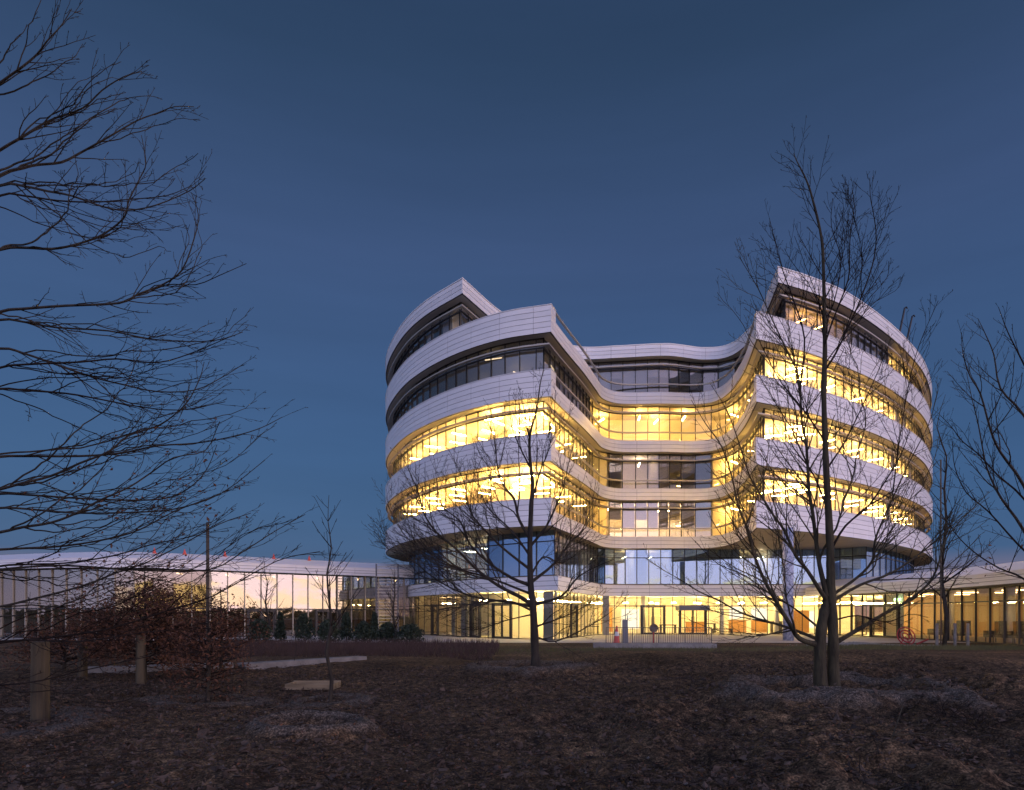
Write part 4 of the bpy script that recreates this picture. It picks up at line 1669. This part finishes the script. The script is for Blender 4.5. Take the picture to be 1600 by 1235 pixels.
# --- small trees with straight stems
def stem_tree(label, x, y, h, r, n, seed, spread=0.45, start=0.3, st=None, group=None, name='young_tree', leaves=False):
    rg = random.Random(seed)
    z = gz(x, y)
    tr = thing(name, label, 'young tree', (x, y, z), group)
    pts = [Vector((x, y, z - 0.08))]
    for i in range(1, 9):
        pts.append(Vector((x + rg.gauss(0, 0.012 * h), y + rg.gauss(0, 0.012 * h), z + h * i / 8)))
    pts = smooth_path(pts, 2)
    mb = MB()
    mb.tube(pts, [max(0.005, r * (1 - 0.93 * i / (len(pts) - 1))) for i in range(len(pts))], 8, False)
    mb.build('trunk', 'bark', tr, smooth=True)
    st = st or Style(dens=(4.0, 4.5, 4.0), maxl=(0.9, 0.4, 0.12), minl=(0.15, 0.08, 0.04), levels=2, up=0.6)
    lv = []
    for i in range(n):
        t = start + (0.97 - start) * (i + rg.random()) / n
        p = pts[min(int(t * (len(pts) - 1)), len(pts) - 2)]
        az = rg.uniform(0, 6.283)
        el = rg.uniform(0.55, 1.1)
        L = h * spread * (1.05 - 0.8 * t) * rg.uniform(0.7, 1.15)
        d = Vector((math.cos(az) * math.cos(el), math.sin(az) * math.cos(el), math.sin(el)))
        q = [p]
        for k in range(5):
            d = (d + Vector((rg.gauss(0, 0.07), rg.gauss(0, 0.07), 0.05))).normalized()
            q.append(q[-1] + d * L / 5)
        mb = MB()
        leaf = (lv, 1.0) if leaves else None
        grow(mb, q, max(0.006, r * (1 - t) * 0.55), 0.004, 0, st, rg, leaf)
        mb.build('limb', 'twig', tr)
    if leaves:
        mb = MB()
        leaf_faces(mb, lv, rg, 0.045, leaves, 0.05)
        mb.build('dry_leaves', 'leaf_brown', tr)
    return tr


p = px(514, 1095, 12.25)
stem_tree('thin bare sapling standing alone between the plank tray and the sky', p.x, 12.25, 3.95, 0.042, 22, 21, 0.36, 0.36)
p = px(430, 998, 42)
stem_tree('small bare tree in front of the doors of the pink glass wing', p.x, 40.5, 5.0, 0.09, 24, 22, 0.42, 0.25, Style(levels=2, rmin=0.008, dens=(2.5, 3, 3), maxl=(1.2, .5, .2)))
p = px(616, 1004, 38)
stem_tree('small bare tree in front of the slatted screen', p.x, 38, 4.6, 0.085, 26, 23, 0.45, 0.18, Style(levels=2, rmin=0.007, dens=(2.5, 3, 3), maxl=(1.2, .5, .2)))
p = px(1475, 1009, 33.6)
stem_tree('tall bare tree between pale stakes beside the glass restaurant wing', p.x, 33.6, 13.0, 0.115, 34, 24, 0.30, 0.2, Style(levels=3, rmin=0.007, dens=(2.0, 2.4, 2), maxl=(2.4, .9, .3), up=0.6))
p = px(472, 1143, 8.75)
stem_tree('tiny twig sapling in the middle of the round soil pit', p.x, 8.75, 0.62, 0.008, 5, 26, 0.35, 0.3, Style(levels=1, rmin=0.0025, dens=(5, 4, 3), maxl=(.2, .1, .1), minl=(.05, .03, .02)))
p = px(458, 1040, 20)
stem_tree('thin young sapling beside the end of the long kerb slab', p.x, 20.2, 1.7, 0.014, 8, 27, 0.3, 0.4, Style(levels=2, rmin=0.004, dens=(4, 4, 3)))


# --- brown-leaved shrubs
def leafy_shrub(label, x, y, h, rad, n, seed, lean=0.0, nleaf=2, spread=0.12):
    rg = random.Random(seed)
    z = gz(x, y)
    tr = thing('leafy_shrub', label, 'shrub', (x, y, z))
    mb = MB()
    mb.tube([Vector((x, y, z - 0.05)), Vector((x + 0.02, y, z + h * 0.4)), Vector((x + lean * 0.3, y, z + h * 0.95))], [0.05, 0.035, 0.008], 7, False)
    mb.build('trunk', 'bark', tr, smooth=True)
    st = Style(levels=2, dens=(4.5, 6, 4), maxl=(0.8, 0.35, 0.1), up=0.12, ang=(50, 55, 55), rmin=0.003)
    lv = []
    wood = MB()
    for i in range(n):
        t = 0.12 + 0.85 * (i + rg.random()) / n
        az = rg.uniform(0, 6.283)
        prof = math.sin(min(1, t * 1.15) * math.pi) ** 0.6 * 0.9 + 0.15
        L = rad * prof * rg.uniform(0.7, 1.15)
        p = Vector((x + lean * 0.3 * t, y, z + h * t * 0.85))
        d = Vector((math.cos(az) + lean, math.sin(az), rg.uniform(-0.05, 0.5))).normalized()
        q = [p]
        for k in range(5):
            d = (d + Vector((rg.gauss(0, 0.1), rg.gauss(0, 0.1), rg.gauss(0, 0.08)))).normalized()
            q.append(q[-1] + d * L / 5)
        grow(wood, q, 0.014, 0.004, 0, st, rg, (lv, 1.0))
    wood.build('branches', 'twig', tr)
    mb = MB()
    leaf_faces(mb, lv, rg, 0.040, nleaf + 1, spread * 0.9)
    mb.build('dry_leaves', 'leaf_brown', tr)


p = px(325, 1096, 12.2)
leafy_shrub('young tree keeping dry russet leaves low around its stem, tied to the tall stake', p.x, 12.2, 2.1, 0.85, 75, 31, 0.0, 3)
p = px(215, 1050, 15.6)
leafy_shrub('wide dense shrub full of dark brown leaves behind the timber posts', p.x, 15.9, 2.85, 1.95, 150, 32, 0.0, 4)
p = px(345, 1050, 17)
leafy_shrub('smaller brown-leaved shrub behind the tall stake', p.x, 17, 2.4, 1.25, 80, 33, 0.0, 3)
p = px(80, 1050, 17.5)
leafy_shrub('low brown-leaved shrub at the left edge behind the thick post', p.x, 18, 1.5, 1.7, 60, 34, 0.0, 4)


# --- posts and stakes
def post(label, x, y, r, h, mat='timber', group=None, name='timber_post'):
    z = gz(x, y)
    m = MB()
    m.lathe((x, y, z), [(r, -0.25), (r * 1.02, 0.0), (r, h * 0.5), (r * 0.97, h - 0.02), (r * 0.85, h)], 14)
    o = m.build(name, mat, smooth=False)
    tag(o, label, 'post', group)


post('thick round timber post nearest the left edge', px(63, 1128, 9.7).x, 9.7, 0.12, 1.2, group='round timber tree posts')
post('round timber post standing behind the thick one', px(129, 1060, 16.3).x, 16.3, 0.11, 0.98, group='round timber tree posts')
post('round timber post in front of the brown shrub', px(220, 1072, 14.7).x, 14.7, 0.10, 1.13, group='round timber tree posts')
post('tall thin stake pole rising above the wing roof', px(324.5, 1090, 12.5).x, 12.5, 0.03, 3.45, 'timber_dark', name='tree_stake')
for x, lab in ((1460, 'pale wooden stake just left of the tall staked trunk'), (1488, 'pale wooden stake just right of the tall staked trunk'), (1508, 'pale wooden stake further right in front of the dark armchair')):
    p = px(x, 1008, 33.5)
    post(lab, p.x, 33.3, 0.075, 1.2, 'concrete', 'stakes round the tree by the glass wing', 'tree_stake')
m2 = MB()
p = px(1466, 962, 33.2)
post('tall thin pole beside the staked tree', p.x, 33.0, 0.035, 9.5, 'timber_dark', name='tree_stake')


# --- evergreen shrubs by the west wing
def evergreen(label, x, y, h, r, seed):
    rg = random.Random(seed)
    z = 0.0
    tr = thing('evergreen_shrub', label, 'shrub', (x, y, z), 'dark evergreens before the low wing')
    mb = MB()
    mb.tube([Vector((x, y, -0.05)), Vector((x, y, h * 0.8))], [0.05, 0.015], 6, False)
    mb.build('stem', 'bark', tr)
    mb = MB()
    for i in range(1100):
        t = rg.random() ** 0.8
        rr = r * ((1 - t) ** 0.55 if r < 0.55 else math.sqrt(max(0.0, 1 - (t * 1.15 - 0.25) ** 2 / 0.82))) * rg.random() ** 0.4 * rg.uniform(0.7, 1.2)
        az = rg.uniform(0, 6.283)
        p = Vector((x + rr * math.cos(az), y + rr * math.sin(az), z + 0.05 + t * h))
        leaf_faces(mb, [p], rg, 0.10, 1, 0.04)
    mb.build('foliage', 'leaf_green', tr)


for x, h, r, y, lab in ((475, 1.6, 0.62, 40, 'dark evergreen shrub left of the glass wing door, pointed top'), (513, 1.25, 0.7, 39, 'low wide dark evergreen in front of the glass wing door'),
                     (541, 1.7, 0.5, 41, 'dark evergreen shrub right of the glass wing door'), (568, 1.15, 0.6, 38.5, 'low dark evergreen left of the narrow upright one'), (585, 1.7, 0.3, 41, 'narrow upright dark evergreen beside the slatted screen'),
                     (606, 1.1, 0.6, 38.5, 'low dark evergreen at the foot of the small tree by the screen'), (640, 1.0, 0.85, 37.5, 'broad low dark evergreen nearest the tower'), (405, 1.3, 0.7, 38, 'dark evergreen shrub left of the small bare tree'), (438, 1.7, 0.4, 41.5, 'narrow dark evergreen behind the small bare tree')):
    evergreen(lab, (x - 800) / 1017 * y, y, h, r, int(x))

# ------------------------------------------------------------------ stuff on the ground
rg = random.Random(77)
# low bare planting (reddish twiggy groundcover)
mb = MB()
for i in range(9000):
    y = rg.uniform(24, 36.5)
    x = rg.uniform(-0.52, -0.02) * y
    if x > -1 + (y - 24) * 0.1:
        continue
    h = rg.uniform(0.15, 0.5) * (0.4 + 0.6 * min(1, (y - 22) / 6))
    z = gz(x, y) if y < 33 else 0
    a = rg.uniform(0, 6.28)
    dx, dy = math.cos(a) * 0.14, math.sin(a) * 0.14
    w = 0.012
    mb.tri((x - w, y, z - 0.02), (x + w, y, z - 0.02), (x + dx, y + dy, z + h))
    mb.tri((x, y - w, z - 0.02), (x, y + w, z - 0.02), (x - dy, y + dx, z + h * 0.8))
tag(mb.build('bare_groundcover', 'heather'), kind='stuff')
# grass tufts
mb = MB()
for i in range(11000):
    if i < 5000:
        x = rg.uniform(14, 24.5)
        y = rg.gauss(31.2, 0.7)
    else:
        x = rg.uniform(-4, 14)
        y = rg.gauss(30.3, 0.9) if rg.random() < 0.7 else rg.uniform(26, 31)
        if rg.random() < 0.4:
            continue
    z = gz(x, y)
    h = rg.uniform(0.05, 0.2) * (1.3 if i < 5000 else 0.8)
    a = rg.uniform(0, 6.28)
    w = 0.012
    mb.tri((x - w, y, z - 0.02), (x + w, y, z - 0.02), (x + math.cos(a) * 0.06, y + math.sin(a) * 0.06, z + h))
tag(mb.build('grass_tufts', 'grass'), kind='stuff')
# mulch chips and clods
mb = MB()
xs = np.array([rg.uniform(-11, 12) for _ in range(44000)])
ys = np.array([5.2 + 15 * rg.random() ** 1.6 for _ in range(44000)])
zs, so_ = ground_base(xs, ys)
for x, y, z, s_ in zip(xs, ys, zs, so_):
    if s_ > 0.5 and rg.random() < 0.3:
        continue
    sz = rg.uniform(0.007, 0.02) if rg.random() < 0.9 else rg.uniform(0.02, 0.045)
    c = Vector((x, y, z + rg.uniform(0.02, 0.07)))
    e = [c + Vector((rg.gauss(0, 1), rg.gauss(0, 1), rg.gauss(0, 0.7))) * sz for _ in range(5)]
    n = len(mb.v)
    mb.v += [tuple(q) for q in e]
    mb.f += [(n, n + 1, n + 2), (n, n + 2, n + 3), (n, n + 3, n + 1), (n + 4, n + 2, n + 1), (n + 4, n + 3, n + 2), (n + 4, n + 1, n + 3)]
tag(mb.build('mulch_chips', 'chip'), kind='stuff')
# scattered stones
mb = MB()
for i in range(420):
    y = 5.5 + 14 * rg.random() ** 1.5
    x = rg.uniform(-0.75, 0.8) * y
    sz = rg.uniform(0.008, 0.02) if rg.random() < 0.9 else rg.uniform(0.02, 0.035)
    c = Vector((x, y, gz(x, y) + 0.05))
    n = len(mb.v)
    mb.v += [tuple(c + Vector(d) * sz * rg.uniform(0.7, 1.2)) for d in ((1, 0, 0), (0, 1, 0), (-1, 0, 0), (0, -1, 0), (0, 0, 0.8), (0, 0, -0.8))]
    for a, b in ((0, 1), (1, 2), (2, 3), (3, 0)):
        mb.f += [(n + a, n + b, n + 4), (n + b, n + a, n + 5)]
tag(mb.build('pebbles', 'stone'), kind='stuff')
# dead leaves and twigs lying about
mb = MB()
pts = []
for i in range(2600):
    y = 5.3 + 14 * rg.random() ** 1.5
    x = rg.uniform(-0.8, 0.82) * y
    pts.append(Vector((x, y, gz(x, y) + 0.06)))
leaf_faces(mb, pts, rg, 0.02, 1, 0.02)
tag(mb.build('fallen_leaves', 'leaf_brown'), kind='stuff')
mb = MB()
for i in range(1500):
    y = 5.3 + 13 * rg.random() ** 1.4
    x = rg.uniform(-0.8, 0.82) * y
    a = rg.uniform(0, 6.28)
    L = rg.uniform(0.08, 0.4)
    z = gz(x, y) + 0.06
    d = Vector((math.cos(a), math.sin(a), rg.uniform(-0.1, 0.3)))
    q = Vector((x, y, z))
    mb.tube([q, q + d * L * 0.5 + Vector((0, 0, 0.01)), q + d * L], [0.005, 0.004, 0.002], 3, False)
tag(mb.build('loose_twigs', 'twig'), kind='stuff')

# pale fallen branch at the lower right
fb = MB()
st = Style(levels=2, dens=(3, 4, 3), maxl=(0.6, 0.3, 0.1), up=0.25, rmin=0.003)
z0 = lambda p: Vector((p.x, p.y, gz(p.x, p.y) + 0.09))
a = px(1395, 1165, 8.1)
for end, dz in (((1485, 1163, 8.0), 0.03), ((1412, 1115, 8.4), 0.35), ((1440, 1150, 8.3), 0.12)):
    e = px(*end)
    s, t = z0(a), z0(e)
    t.z += dz
    m_ = s.lerp(t, 0.5) + Vector((0.03, 0.02, 0.04))
    grow(fb, smooth_path([s, m_, t], 4), 0.012, 0.004, 0, st, rg)
tag(fb.build('fallen_branch', 'timber'), 'pale broken branch with side twigs lying on the mulch at lower right', 'branch')
for (x, y, Y, h, sd, lab) in ((1530, 1150, 8.6, 0.55, 51, 'low twiggy bare bush at the lower right edge of the mulch'), (1480, 1125, 9.8, 0.5, 52, 'low twiggy bare bush behind the pale broken branch')):
    p = px(x, y, Y)
    r = thing('twiggy_bush', lab, 'bush', (p.x, Y, gz(p.x, Y)))
    m = MB()
    rr = random.Random(sd)
    for i in range(12):
        az = rr.uniform(0, 6.28)
        d = Vector((math.cos(az), math.sin(az), rr.uniform(0.3, 1.2))).normalized()
        b0 = Vector((p.x, Y, gz(p.x, Y)))
        q = [b0 + d * (h * k / 4) * rr.uniform(0.9, 1.1) + Vector((rr.gauss(0, .02), rr.gauss(0, .02), 0)) for k in range(5)]
        grow(m, q, 0.006, 0.003, 1, Style(rmin=0.0025, dens=(4, 6, 4)), rr)
    m.build('twigs', 'twig', r)

# pale gravel patch round the reel
mb = MB()
for i in range(2600):
    x, y = rg.gauss(18.6, 1.3), rg.gauss(34.2, 0.45)
    sz = rg.uniform(0.02, 0.06)
    c = Vector((x, y, 0.03 + 0.12 * math.exp(-((x - 18.4) / 1.1) ** 2)))
    n = len(mb.v)
    mb.v += [tuple(c + Vector(d) * sz * rg.uniform(0.7, 1.2)) for d in ((1, 0, 0), (0, 1, 0), (-1, 0, 0), (0, -1, 0), (0, 0, 0.8), (0, 0, -0.8))]
    for a, b in ((0, 1), (1, 2), (2, 3), (3, 0)):
        mb.f += [(n + a, n + b, n + 4), (n + b, n + a, n + 5)]
tag(mb.build('pale_gravel', 'concrete'), kind='stuff')

# far wood behind the camera (seen in the glass)
mb = MB()
for i in range(14000):
    a = rg.uniform(math.pi * 0.93, math.pi * 2.07)
    d = rg.uniform(340, 420)
    h = 5.0 + 0.7 * math.sin(a * 9.3) + 0.6 * math.sin(a * 31 + 1) + 0.5 * math.sin(a * 83)
    p = Vector((math.cos(a) * d, math.sin(a) * d, rg.uniform(0, 1) ** 0.8 * h))
    leaf_faces(mb, [p], rg, 1.9, 1, 0.4)
tag(mb.build('distant_wood', 'wood_far'), kind='stuff')
